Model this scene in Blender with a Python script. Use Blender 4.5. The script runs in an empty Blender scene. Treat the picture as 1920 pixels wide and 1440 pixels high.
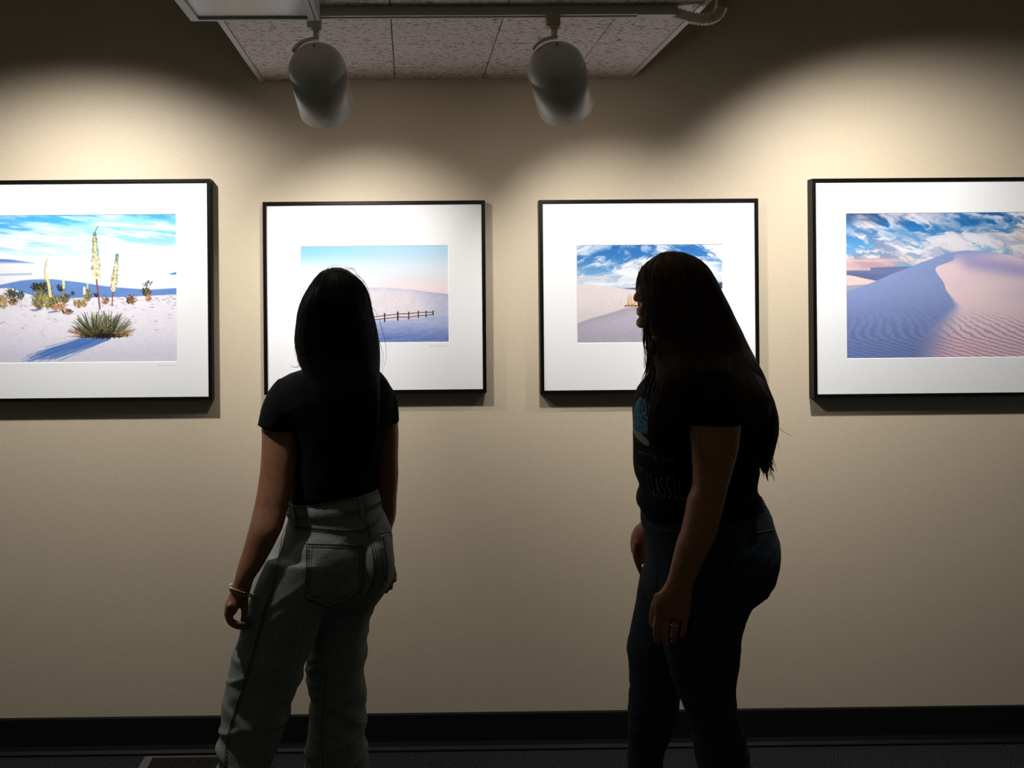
import bpy, bmesh, math, random
import numpy as np
from mathutils import Vector, Matrix, noise as mn
from mathutils.bvhtree import BVHTree

random.seed(7)
rng = np.random.RandomState(11)
SC = bpy.context.scene
C = SC.collection
F = 1867.0
PX0, PY0 = 788.0, 555.0
CAM = Vector((0, 0, 1.58))
WALL = 3.47
YAW = math.radians(0.6)
ROLL = math.radians(0.5)

# ------------------------------------------------------------------ camera
fwd = Vector((math.sin(YAW), math.cos(YAW), 0))
r0 = Vector((math.cos(YAW), -math.sin(YAW), 0))
u0 = Vector((0, 0, 1))
right = r0 * math.cos(ROLL) - u0 * math.sin(ROLL)
up = r0 * math.sin(ROLL) + u0 * math.cos(ROLL)
cd = bpy.data.cameras.new('camera')
cam = bpy.data.objects.new('camera', cd)
C.objects.link(cam)
M = Matrix((right, up, -fwd)).transposed().to_4x4()
M.translation = CAM
cam.matrix_world = M
cd.sensor_width = 36
cd.lens = F / 1920 * 36
cd.shift_x = (960 - PX0) / 1920
cd.shift_y = (PY0 - 720) / 1920
SC.camera = cam


def ray(px, py):
    return right * ((px - PX0) / F) + up * ((PY0 - py) / F) + fwd


def U(px, py, Y):
    d = ray(px, py)
    return CAM + d * (Y / d.y)


# ------------------------------------------------------------------ materials
def s2l(c):
    return tuple(((v / 255) / 12.92) if v / 255 <= 0.04045 else (((v / 255) + 0.055) / 1.055) ** 2.4 for v in c)


def mat(name, col, rough=0.6, metal=0.0, spec=0.5, **kw):
    m = bpy.data.materials.new(name)
    m.use_nodes = True
    n = m.node_tree
    b = n.nodes['Principled BSDF']
    b.inputs['Base Color'].default_value = (*col, 1)
    b.inputs['Roughness'].default_value = rough
    b.inputs['Metallic'].default_value = metal
    b.inputs['Specular IOR Level'].default_value = spec
    for k, v in kw.items():
        b.inputs[k.replace('_', ' ')].default_value = v
    return m


def noisy(m, scale, c1, c2, bump=0.0, bscale=None, detail=4, stretch=(1, 1, 1), lo=0.35, hi=0.65, bdist=0.002):
    nt = m.node_tree
    b = nt.nodes['Principled BSDF']
    tc = nt.nodes.new('ShaderNodeTexCoord')
    mp = nt.nodes.new('ShaderNodeMapping')
    mp.inputs['Scale'].default_value = stretch
    nt.links.new(tc.outputs['Object'], mp.inputs['Vector'])
    nz = nt.nodes.new('ShaderNodeTexNoise')
    nz.inputs['Scale'].default_value = scale
    nz.inputs['Detail'].default_value = detail
    nt.links.new(mp.outputs[0], nz.inputs['Vector'])
    cr = nt.nodes.new('ShaderNodeValToRGB')
    cr.color_ramp.elements[0].position = lo
    cr.color_ramp.elements[1].position = hi
    cr.color_ramp.elements[0].color = (*c1, 1)
    cr.color_ramp.elements[1].color = (*c2, 1)
    nt.links.new(nz.outputs['Fac'], cr.inputs[0])
    nt.links.new(cr.outputs[0], b.inputs['Base Color'])
    if bump:
        nb = nt.nodes.new('ShaderNodeTexNoise')
        nb.inputs['Scale'].default_value = bscale or scale
        nb.inputs['Detail'].default_value = 3
        nt.links.new(mp.outputs[0], nb.inputs['Vector'])
        bp = nt.nodes.new('ShaderNodeBump')
        bp.inputs['Strength'].default_value = bump
        bp.inputs['Distance'].default_value = bdist
        nt.links.new(nb.outputs['Fac'], bp.inputs['Height'])
        nt.links.new(bp.outputs[0], b.inputs['Normal'])
    return m


def mul(c, k):
    return tuple(x * k for x in c)


WALLC = (0.63, 0.53, 0.395)
m_wall = noisy(mat('wall_paint', WALLC, 0.55, spec=0.3), 260, mul(WALLC, 0.95), mul(WALLC, 1.05), 0.35, 230, 3, bdist=0.002)
m_base = mat('black_rubber', (0.006, 0.006, 0.006), 0.6, spec=0.2)
m_carpet = noisy(mat('carpet', (0.03, 0.03, 0.03), 1.0, spec=0.1), 240, (0.006, 0.006, 0.007), (0.075, 0.075, 0.08), 0.8, 300, 2, bdist=0.004, lo=0.42, hi=0.75)
m_upceil = noisy(mat('upper_ceiling_paint', (0.3, 0.26, 0.2), 0.9), 40, (0.28, 0.24, 0.18), (0.32, 0.28, 0.22))
m_trim = mat('white_trim', (0.62, 0.58, 0.57), 0.5)
m_black = mat('black_frame', (0.003, 0.003, 0.003), 0.4, spec=0.12)
m_mat = noisy(mat('mat_board', (0.9, 0.9, 0.92), 0.85, spec=0.1), 500, (0.87, 0.88, 0.90), (0.90, 0.91, 0.93), 0.1, 600)
m_bevel = mat('mat_bevel', (0.93, 0.93, 0.93), 0.9)
m_ink = mat('pencil', (0.30, 0.30, 0.33), 0.8)
m_lamp = noisy(mat('lamp_enamel', (0.75, 0.72, 0.60), 0.3, spec=0.5), 300, (0.58, 0.55, 0.46), (0.64, 0.61, 0.51), 0.1, 500)
m_lampin = mat('lamp_inner', (0.05, 0.05, 0.05), 0.5)
m_bulb = mat('bulb', (1, 1, 1), 0.3, Emission_Color=(1, 0.93, 0.83, 1), Emission_Strength=38.0)
m_screw = mat('dark_screw', (0.05, 0.03, 0.02), 0.5)
m_track = mat('track_white', (0.55, 0.5, 0.42), 0.5)
m_trackd = mat('track_slot', (0.01, 0.01, 0.01), 0.7)
m_beige = mat('beige_plastic', (0.5, 0.45, 0.28), 0.5)
m_cream = mat('cream_plastic', (0.8, 0.74, 0.55), 0.5)
m_alum = mat('painted_aluminium', (0.6, 0.59, 0.58), 0.45)


def tile_mat():
    m = mat('fissured_tile', (0.6, 0.55, 0.54), 0.95, spec=0.1)
    nt = m.node_tree
    b = nt.nodes['Principled BSDF']
    tc = nt.nodes.new('ShaderNodeTexCoord')
    mp = nt.nodes.new('ShaderNodeMapping')
    mp.inputs['Scale'].default_value = (70, 190, 70)
    nt.links.new(tc.outputs['Object'], mp.inputs['Vector'])
    n1 = nt.nodes.new('ShaderNodeTexNoise')
    n1.inputs['Scale'].default_value = 1.0
    n1.inputs['Detail'].default_value = 3
    n1.inputs['Distortion'].default_value = 0.8
    nt.links.new(mp.outputs[0], n1.inputs['Vector'])
    cr = nt.nodes.new('ShaderNodeValToRGB')
    cr.color_ramp.elements[0].position = 0.37
    cr.color_ramp.elements[0].color = (0.04, 0.03, 0.03, 1)
    cr.color_ramp.elements[1].position = 0.42
    cr.color_ramp.elements[1].color = (0.80, 0.71, 0.70, 1)
    nt.links.new(n1.outputs['Fac'], cr.inputs[0])
    nt.links.new(cr.outputs[0], b.inputs['Base Color'])
    bp = nt.nodes.new('ShaderNodeBump')
    bp.inputs['Strength'].default_value = 0.5
    bp.inputs['Distance'].default_value = 0.003
    nt.links.new(cr.outputs[0], bp.inputs['Height'])
    nt.links.new(bp.outputs[0], b.inputs['Normal'])
    return m


m_tile = tile_mat()
m_gap = mat('tile_joint', (0.05, 0.04, 0.04), 0.9)


def prism_mat():
    m = mat('prismatic_acrylic', (0.75, 0.75, 0.8), 0.3)
    nt = m.node_tree
    b = nt.nodes['Principled BSDF']
    tc = nt.nodes.new('ShaderNodeTexCoord')
    mp = nt.nodes.new('ShaderNodeMapping')
    mp.inputs['Rotation'].default_value = (0, 0, math.radians(45))
    nt.links.new(tc.outputs['Object'], mp.inputs['Vector'])
    ch = nt.nodes.new('ShaderNodeTexChecker')
    ch.inputs['Scale'].default_value = 210
    ch.inputs['Color1'].default_value = (0.95, 0.95, 1.0, 1)
    ch.inputs['Color2'].default_value = (0.5, 0.5, 0.55, 1)
    nt.links.new(mp.outputs[0], ch.inputs['Vector'])
    nt.links.new(ch.outputs['Color'], b.inputs['Base Color'])
    return m


m_prism = prism_mat()
m_skin1 = noisy(mat('skin', (0.40, 0.21, 0.12), 0.5, spec=0.3), 60, (0.27, 0.115, 0.058), (0.32, 0.145, 0.078), 0.1, 300)
m_skin2 = noisy(mat('skin_warm', (0.45, 0.22, 0.12), 0.5, spec=0.3), 60, (0.36, 0.155, 0.078), (0.42, 0.19, 0.10), 0.1, 300)
m_lip = mat('lip', (0.35, 0.10, 0.08), 0.4)
m_hair1 = mat('black_hair', (0.004, 0.003, 0.003), 0.5, spec=0.12)
m_hair2 = mat('brown_hair', (0.055, 0.031, 0.019), 0.5, spec=0.15)
m_shirt1 = noisy(mat('black_jersey', (0.008, 0.008, 0.009), 0.95, spec=0.1), 400, (0.006, 0.006, 0.007), (0.010, 0.010, 0.011))
m_shirt2 = noisy(mat('black_cotton', (0.008, 0.008, 0.009), 0.95, spec=0.1), 400, (0.006, 0.006, 0.007), (0.011, 0.011, 0.012))
m_jean1 = noisy(mat('light_denim', (0.3, 0.32, 0.29), 0.95, spec=0.1), 350, (0.17, 0.185, 0.165), (0.29, 0.31, 0.28), 0.6, 380, 2, bdist=0.0015)
m_seam1 = mat('denim_seam_dark', (0.07, 0.075, 0.068), 0.95, spec=0.1)
m_jean2 = noisy(mat('dark_denim', (0.04, 0.05, 0.06), 0.95, spec=0.1), 350, (0.020, 0.028, 0.038), (0.036, 0.047, 0.060), 0.4, 380, 2, bdist=0.0012)
m_seam2 = mat('denim_seam_grey', (0.10, 0.11, 0.12), 0.95, spec=0.1)
m_shoe = mat('shoe_canvas', (0.55, 0.55, 0.53), 0.8)
m_shoeb = mat('shoe_black', (0.02, 0.02, 0.02), 0.7)
m_sole = mat('shoe_sole', (0.6, 0.6, 0.58), 0.7)
m_gold = mat('gold_chain', (0.75, 0.55, 0.30), 0.25, 1.0)
m_silver = mat('silver', (0.85, 0.85, 0.85), 0.2, 1.0)
m_charm = mat('pearl_charm', (0.9, 0.88, 0.82), 0.15, Emission_Strength=0.0)
m_eyew = mat('eye_white', (0.8, 0.8, 0.78), 0.2)
m_iris = mat('iris', (0.03, 0.015, 0.01), 0.1)
m_phone = mat('phone_case', (0.012, 0.006, 0.007), 0.35)
m_print = mat('shirt_print', (0.20, 0.18, 0.19), 0.9, spec=0.1)
m_teal = noisy(mat('shirt_print_teal', (0.05, 0.2, 0.3), 0.9, spec=0.1), 120, (0.015, 0.03, 0.04), (0.09, 0.28, 0.40))
m_olive = mat('shirt_print_olive', (0.22, 0.25, 0.17), 0.9, spec=0.1)
m_grille = mat('bronze_grille', (0.035, 0.03, 0.025), 0.5, 0.3)
m_gborder = mat('grille_border', (0.17, 0.15, 0.12), 0.45, 0.3)


# ------------------------------------------------------------------ object helpers
def link(name, me, parent=None):
    o = bpy.data.objects.new(name, me)
    C.objects.link(o)
    if parent is not None:
        o.parent = parent
        if parent.type == 'EMPTY':
            o.location = -parent.location if parent.get('_w') else Vector((0, 0, 0))
    return o


def tag(o, label=None, cat=None, group=None, kind=None):
    if label:
        o['label'] = label
    if cat:
        o['category'] = cat
    if group:
        o['group'] = group
    if kind:
        o['kind'] = kind
    return o


def empty(name, loc, world=True):
    o = bpy.data.objects.new(name, None)
    C.objects.link(o)
    o.location = loc
    o.empty_display_size = 0.05
    if world:
        o['_w'] = 1
    return o


def mesh(name, V, Fc, m, parent=None, smooth=False):
    me = bpy.data.meshes.new(name)
    me.from_pydata([tuple(v) for v in V], [], Fc)
    me.validate()
    ms = m if isinstance(m, (list, tuple)) else [m]
    for x in ms:
        me.materials.append(x)
    if smooth:
        me.polygons.foreach_set('use_smooth', [True] * len(me.polygons))
    me.update()
    return link(name, me, parent)


class MB:
    def __init__(s):
        s.V, s.F = [], []

    def add(s, V, Fc):
        n = len(s.V)
        s.V += [Vector(v) for v in V]
        s.F += [tuple(i + n for i in f) for f in Fc]
        return s

    def box(s, a, b):
        x0, y0, z0 = a
        x1, y1, z1 = b
        V = [(x0, y0, z0), (x1, y0, z0), (x1, y1, z0), (x0, y1, z0), (x0, y0, z1), (x1, y0, z1), (x1, y1, z1), (x0, y1, z1)]
        return s.add(V, [(0, 3, 2, 1), (4, 5, 6, 7), (0, 1, 5, 4), (1, 2, 6, 5), (2, 3, 7, 6), (3, 0, 4, 7)])

    def tube(s, pts, rad, n=10, cap=True, flat=1.0, dome=False):
        """tube through world points, rad = number or list; rounded ends when dome"""
        pts = [Vector(p) for p in pts]
        if not isinstance(rad, (list, tuple)):
            rad = [rad] * len(pts)
        rad = list(rad)
        if dome:
            d0 = (pts[0] - pts[1]).normalized()
            d1 = (pts[-1] - pts[-2]).normalized()
            pre, prr = [], []
            for a in (90, 60, 30):
                pre.append(pts[0] + d0 * rad[0] * math.sin(math.radians(a)))
                prr.append(max(rad[0] * math.cos(math.radians(a)), rad[0] * 0.08))
            post, por = [], []
            for a in (30, 60, 90):
                post.append(pts[-1] + d1 * rad[-1] * math.sin(math.radians(a)))
                por.append(max(rad[-1] * math.cos(math.radians(a)), rad[-1] * 0.08))
            pts = pre + pts + post
            rad = prr + rad + por
        N = len(pts)
        T = []
        for i in range(N):
            a = pts[max(0, i - 1)]
            b = pts[min(N - 1, i + 1)]
            t = (b - a)
            T.append(t.normalized() if t.length > 1e-9 else Vector((0, 0, 1)))
        ref = Vector((0, 1, 0)) if abs(T[0].y) < 0.9 else Vector((1, 0, 0))
        nrm = (ref - T[0] * ref.dot(T[0])).normalized()
        V, Fc = [], []
        for i in range(N):
            nrm = (nrm - T[i] * nrm.dot(T[i])).normalized()
            bi = T[i].cross(nrm)
            for k in range(n):
                a = 2 * math.pi * k / n
                V.append(pts[i] + (nrm * math.cos(a) * flat + bi * math.sin(a)) * rad[i])
        for i in range(N - 1):
            for k in range(n):
                k2 = (k + 1) % n
                Fc.append((i * n + k, i * n + k2, (i + 1) * n + k2, (i + 1) * n + k))
        if cap:
            Fc.append(tuple(range(n - 1, -1, -1)))
            Fc.append(tuple((N - 1) * n + k for k in range(n)))
        return s.add(V, Fc)

    def ell(s, c, r, n=20, mx=None):
        V, Fc = [], []
        h = n // 2
        for i in range(1, h):
            a = math.pi * i / h
            for k in range(n):
                b = 2 * math.pi * k / n
                V.append(Vector((r[0] * math.sin(a) * math.cos(b), r[1] * math.sin(a) * math.sin(b), r[2] * math.cos(a))))
        V.append(Vector((0, 0, r[2])))
        V.append(Vector((0, 0, -r[2])))
        for i in range(h - 2):
            for k in range(n):
                k2 = (k + 1) % n
                Fc.append((i * n + k, (i + 1) * n + k, (i + 1) * n + k2, i * n + k2))
        t, b_ = len(V) - 2, len(V) - 1
        for k in range(n):
            k2 = (k + 1) % n
            Fc.append((t, k, k2))
            Fc.append((b_, (h - 2) * n + k2, (h - 2) * n + k))
        V = [(mx @ v if mx else v) + Vector(c) for v in V]
        return s.add(V, Fc)

    def lathe(s, prof, n=32, mx=None):
        """profile (r,z) list"""
        V, Fc = [], []
        for r, z in prof:
            for k in range(n):
                a = 2 * math.pi * k / n
                V.append(Vector((r * math.cos(a), r * math.sin(a), z)))
        for i in range(len(prof) - 1):
            for k in range(n):
                k2 = (k + 1) % n
                Fc.append((i * n + k, (i + 1) * n + k, (i + 1) * n + k2, i * n + k2))
        if mx:
            V = [mx @ v for v in V]
        return s.add(V, Fc)

    def build(s, name, m, parent=None, smooth=False):
        return mesh(name, s.V, s.F, m, parent, smooth)


def catmull(vals, ts, t):
    """vals: list of np arrays at knots ts; monotone-ish cubic hermite"""
    n = len(ts)
    i = min(max(np.searchsorted(ts, t) - 1, 0), n - 2)
    h = ts[i + 1] - ts[i]
    u = (t - ts[i]) / h

    def slope(k):
        if k == 0:
            return (vals[1] - vals[0]) / (ts[1] - ts[0])
        if k == n - 1:
            return (vals[-1] - vals[-2]) / (ts[-1] - ts[-2])
        return (vals[k + 1] - vals[k - 1]) / (ts[k + 1] - ts[k - 1])
    m0, m1 = slope(i) * h, slope(i + 1) * h
    return ((2 * u**3 - 3 * u**2 + 1) * vals[i] + (u**3 - 2 * u**2 + u) * m0 + (-2 * u**3 + 3 * u**2) * vals[i + 1] + (u**3 - u**2) * m1)


class Loft:
    """rings: (y, xl, xr, thickness, dY, tilt, exponent) measured as seen from the camera at depth Y"""
    def __init__(s, rings, Y, shrink=0.0):
        R = []
        for r in rings:
            r = list(r) + [0, 0, 2.2][len(r) - 4:] if len(r) < 7 else list(r)
            y, xl, xr, th, dY, tilt, ex = r
            a, b = U(xl, y, Y + dY), U(xr, y, Y + dY)
            c = (a + b) / 2
            rx = max((b - a).length / 2 - shrink, 0.004)
            ry = max(th / 2 - shrink, 0.004)
            R.append(np.array([c.x, c.y, c.z, rx, ry, tilt / F * (Y + dY), ex]))
        s.R = R
        s.z = np.array([-r[2] for r in R])   # increasing downward

    def at(s, z, th, out=0.0):
        v = catmull(s.R, s.z, -z)
        cx, cy, _, rx, ry, tl, ex = v
        rx, ry = max(rx, 0.003) + out, max(ry, 0.003) + out
        c, sn = math.cos(th), math.sin(th)
        e = 2.0 / ex
        x = math.copysign(abs(c) ** e, c)
        y = math.copysign(abs(sn) ** e, sn)
        return Vector((cx + rx * x, cy + ry * y, z - tl * x * 0.5))

    def add(s, mb, n=40, step=0.012):
        z0, z1 = -s.z[0], -s.z[-1]
        N = max(int((z0 - z1) / step), 3)
        V, Fc = [], []
        for i in range(N + 1):
            z = z0 + (z1 - z0) * i / N
            for k in range(n):
                V.append(s.at(z, 2 * math.pi * k / n))
        for i in range(N):
            for k in range(n):
                k2 = (k + 1) % n
                Fc.append((i * n + k2, i * n + k, (i + 1) * n + k, (i + 1) * n + k2))
        Fc.append(tuple(range(n)))
        Fc.append(tuple(N * n + k for k in range(n - 1, -1, -1)))
        mb.add(V, Fc)
        return s


def spline(pts, k=6):
    pts = [Vector(p) for p in pts]
    out = []
    n = len(pts)
    for i in range(n - 1):
        p0, p1, p2, p3 = pts[max(i - 1, 0)], pts[i], pts[i + 1], pts[min(i + 2, n - 1)]
        for j in range(k):
            t = j / k
            out.append(0.5 * ((2 * p1) + (p2 - p0) * t + (2 * p0 - 5 * p1 + 4 * p2 - p3) * t * t + (3 * p1 - p0 - 3 * p2 + p3) * t**3))
    out.append(pts[-1])
    return out


def remesh(mb, name, m, parent, vox=0.006, smooth=6, disp=None):
    """fuse all closed shapes of mb into one continuous surface"""
    me = bpy.data.meshes.new(name)
    me.from_pydata([tuple(v) for v in mb.V], [], mb.F)
    me.update()
    o = bpy.data.objects.new(name, me)
    C.objects.link(o)
    md = o.modifiers.new('r', 'REMESH')
    md.mode = 'VOXEL'
    md.voxel_size = vox
    md.use_smooth_shade = True
    if smooth:
        sm = o.modifiers.new('s', 'SMOOTH')
        sm.factor = 0.5
        sm.iterations = smooth
    dg = bpy.context.evaluated_depsgraph_get()
    dg.update()
    new = bpy.data.meshes.new_from_object(o.evaluated_get(dg))
    bpy.data.objects.remove(o)
    bpy.data.meshes.remove(me)
    new.name = name
    if disp:
        n = len(new.vertices)
        nr = [v.normal.copy() for v in new.vertices]
        for i, v in enumerate(new.vertices):
            v.co = v.co + nr[i] * disp(v.co)
    new.materials.clear()
    new.materials.append(m)
    new.polygons.foreach_set('use_smooth', [True] * len(new.polygons))
    new.update()
    return link(name, new, parent)


def bvh_of(o):
    me = o.data
    return BVHTree.FromPolygons([v.co.copy() for v in me.vertices], [tuple(p.vertices) for p in me.polygons])


def onto(bvh, px, py, off=0.0):
    d = ray(px, py).normalized()
    loc, nr, idx, dist = bvh.ray_cast(CAM, d)
    if loc is None:
        return None
    if nr.dot(d) > 0:
        nr = -nr
    return loc + nr * off


def patch(bvh, poly, mb, off=0.002, n=14):
    """four-sided cloth patch following the surface; poly = TL, TR, BR, BL"""
    P = [Vector((p[0], p[1])) for p in poly]
    G = []
    for j in range(n + 1):
        for i in range(n + 1):
            u, v = i / n, j / n
            q = (P[0] * (1 - u) + P[1] * u) * (1 - v) + (P[3] * (1 - u) + P[2] * u) * v
            G.append(onto(bvh, q.x, q.y, off))
    if any(g is None for g in G):
        last = next((g for g in G if g is not None), None)
        if last is None:
            return
        for i, g in enumerate(G):
            if g is None:
                G[i] = last
            else:
                last = g
    V = list(G)
    Fc = []
    w = n + 1
    for j in range(n):
        for i in range(n):
            Fc.append((j * w + i, j * w + i + 1, (j + 1) * w + i + 1, (j + 1) * w + i))
    loop = [i for i in range(w)] + [j * w + n for j in range(1, w)] + [n * w + i for i in range(n - 1, -1, -1)] + [j * w for j in range(n - 1, 0, -1)]
    base = len(V)
    for k in loop:
        d = (V[k] - CAM).normalized()
        V.append(V[k] + d * (off * 2.5))
    L = len(loop)
    for a in range(L):
        b = (a + 1) % L
        Fc.append((loop[b], loop[a], base + a, base + b))
    mb.add(V, Fc)


def seam(bvh, pts, mb, r=0.0009, off=0.0008, k=8, dash=None):
    P = [(p[0], p[1]) for p in pts]
    S = spline([Vector((a, b, 0)) for a, b in P], k)
    W = [onto(bvh, p.x, p.y, off) for p in S]
    run = []
    for w in W + [None]:
        if w is None or (run and (w - run[-1]).length > 0.05):
            if len(run) > 1:
                mb.tube(run, r, 5)
            run = [] if w is None else [w]
        else:
            run.append(w)


# ------------------------------------------------------------------ setting
def struct(o):
    o['kind'] = 'structure'
    return o


XL, XR = -3.2, 4.2
struct(MB().box((XL, WALL, 0), (XR, WALL + 0.12, 2.95)).build('wall_back', m_wall))
struct(MB().box((XL, -1.6, -0.1), (XR, WALL + 0.12, 0)).build('floor', m_carpet))
struct(MB().box((XL, -1.6, 2.95), (XR, WALL + 0.12, 3.05)).build('ceiling', m_upceil))
# rubber cove base: flat black band with a small rounded toe at the carpet
prof = [(0, 0.0), (-0.022, 0.0), (-0.022, 0.008), (-0.012, 0.016), (-0.006, 0.030), (-0.004, 0.122), (0, 0.128)]
V = [(XL, WALL + a, b) for a, b in prof] + [(XR, WALL + a, b) for a, b in prof]
n = len(prof)
Fc = [(i, i + 1, n + i + 1, n + i) for i in range(n - 1)] + [tuple(range(n - 1, -1, -1)), tuple(range(n, 2 * n))]
struct(mesh('baseboard_back', V, Fc, m_base))

# lowered soffit with acoustic tiles
SZ = 2.333
SX0, SX1 = -0.513, 0.777
SY0 = 0.4
mb = MB()
mb.box((SX0, SY0, SZ + 0.012), (SX1, WALL, 2.95))
soffit = struct(mb.build('ceiling_soffit', m_upceil))
# tiles (bevelled joints) as one surface
xs = [SX0 + 0.014, -0.045, 0.26, 0.565, SX1 - 0.014]
ys = []
yv = WALL - 0.10
bands = [(WALL - 0.002, WALL - 0.19)]
y = WALL - 0.19
while y > SY0 + 0.02:
    y2 = max(y - 0.305, SY0 + 0.012)
    bands.append((y, y2))
    y = y2
mb = MB()
g = 0.0016
for i in range(4):
    for (a, b) in bands:
        mb.box((xs[i] + g, b + g, SZ), (xs[i + 1] - g, a - g, SZ + 0.0115))
mb.build('acoustic_tile', m_tile, soffit)['kind'] = 'structure'
MB().box((SX0 + 0.012, SY0 + 0.012, SZ + 0.006), (SX1 - 0.012, WALL, SZ + 0.0118)).build('tile_joint', m_gap, soffit)['kind'] = 'structure'
mb = MB().box((SX0 - 0.002, SY0, SZ - 0.004), (SX0 + 0.014, WALL, SZ + 0.04))
struct(mb.build('trim_1', m_trim))
mb = MB().box((SX1 - 0.014, SY0, SZ - 0.004), (SX1 + 0.002, WALL, SZ + 0.04))
struct(mb.build('trim_2', m_trim))

# ------------------------------------------------------------------ print painting (content of the four photographs)
TAB = rng.rand(256, 256)


def vn(x, y, s=0):
    x = np.asarray(x, float) + s * 17.3
    y = np.asarray(y, float) + s * 31.7
    xi, yi = np.floor(x).astype(int), np.floor(y).astype(int)
    fx, fy = x - xi, y - yi
    fx = fx * fx * (3 - 2 * fx)
    fy = fy * fy * (3 - 2 * fy)
    a, b = TAB[xi & 255, yi & 255], TAB[(xi + 1) & 255, yi & 255]
    c, d = TAB[xi & 255, (yi + 1) & 255], TAB[(xi + 1) & 255, (yi + 1) & 255]
    return (a * (1 - fx) + b * fx) * (1 - fy) + (c * (1 - fx) + d * fx) * fy


def fbm(x, y, s=0, o=5, g=0.55):
    t, a, n = 0, 1, 0
    for k in range(o):
        t = t + vn(x * 2**k, y * 2**k, s + k) * a
        n += a
        a *= g
    return t / n


def ss(a, b, x):
    t = np.clip((x - a) / (b - a), 0, 1)
    return t * t * (3 - 2 * t)


class Paint:
    def __init__(s, x0, y0, x1, y1, res=1.7):
        s.b = (x0, y0, x1, y1)
        s.w, s.h = int((x1 - x0) * res), int((y1 - y0) * res)
        xs = x0 + (np.arange(s.w) + .5) / s.w * (x1 - x0)
        ys = y0 + (np.arange(s.h) + .5) / s.h * (y1 - y0)
        s.X, s.Y = np.meshgrid(xs, ys)
        s.I = np.zeros((s.h, s.w, 3))

    def mix(s, mask, col):
        m = np.clip(mask, 0, 1)[..., None]
        col = np.asarray(col, float)
        s.I = s.I * (1 - m) + col * m

    def curve(s, pts):
        p = sorted(pts)
        # smooth interpolation of a skyline
        xs = np.array([a for a, _ in p], float)
        ys = np.array([b for _, b in p], float)
        t = s.X[0]
        yy = np.interp(t, xs, ys)
        k = 9
        pad = np.pad(yy, k, mode='edge')
        yy = np.convolve(pad, np.ones(2 * k + 1) / (2 * k + 1), mode='same')[k:-k]
        return yy[None, :]

    def line(s, pts, w, col, a=1.0):
        for i in range(len(pts) - 1):
            (x0, y0), (x1, y1) = pts[i], pts[i + 1]
            pad = w + 2
            xa = max(int((min(x0, x1) - pad - s.b[0]) / (s.b[2] - s.b[0]) * s.w), 0)
            xb = min(int((max(x0, x1) + pad - s.b[0]) / (s.b[2] - s.b[0]) * s.w) + 1, s.w)
            ya = max(int((min(y0, y1) - pad - s.b[1]) / (s.b[3] - s.b[1]) * s.h), 0)
            yb = min(int((max(y0, y1) + pad - s.b[1]) / (s.b[3] - s.b[1]) * s.h) + 1, s.h)
            if xb <= xa or yb <= ya:
                continue
            X, Y = s.X[ya:yb, xa:xb], s.Y[ya:yb, xa:xb]
            dx, dy = x1 - x0, y1 - y0
            L = dx * dx + dy * dy + 1e-9
            t = np.clip(((X - x0) * dx + (Y - y0) * dy) / L, 0, 1)
            d = np.hypot(X - x0 - t * dx, Y - y0 - t * dy)
            m = np.clip((w / 2 - d) / 0.6 + 0.5, 0, 1)[..., None] * a
            s.I[ya:yb, xa:xb] = s.I[ya:yb, xa:xb] * (1 - m) + np.asarray(col, float) * m

    def dot(s, x, y, r, col, a=1.0):
        s.line([(x, y), (x + 0.01, y)], 2 * r, col, a)


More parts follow.
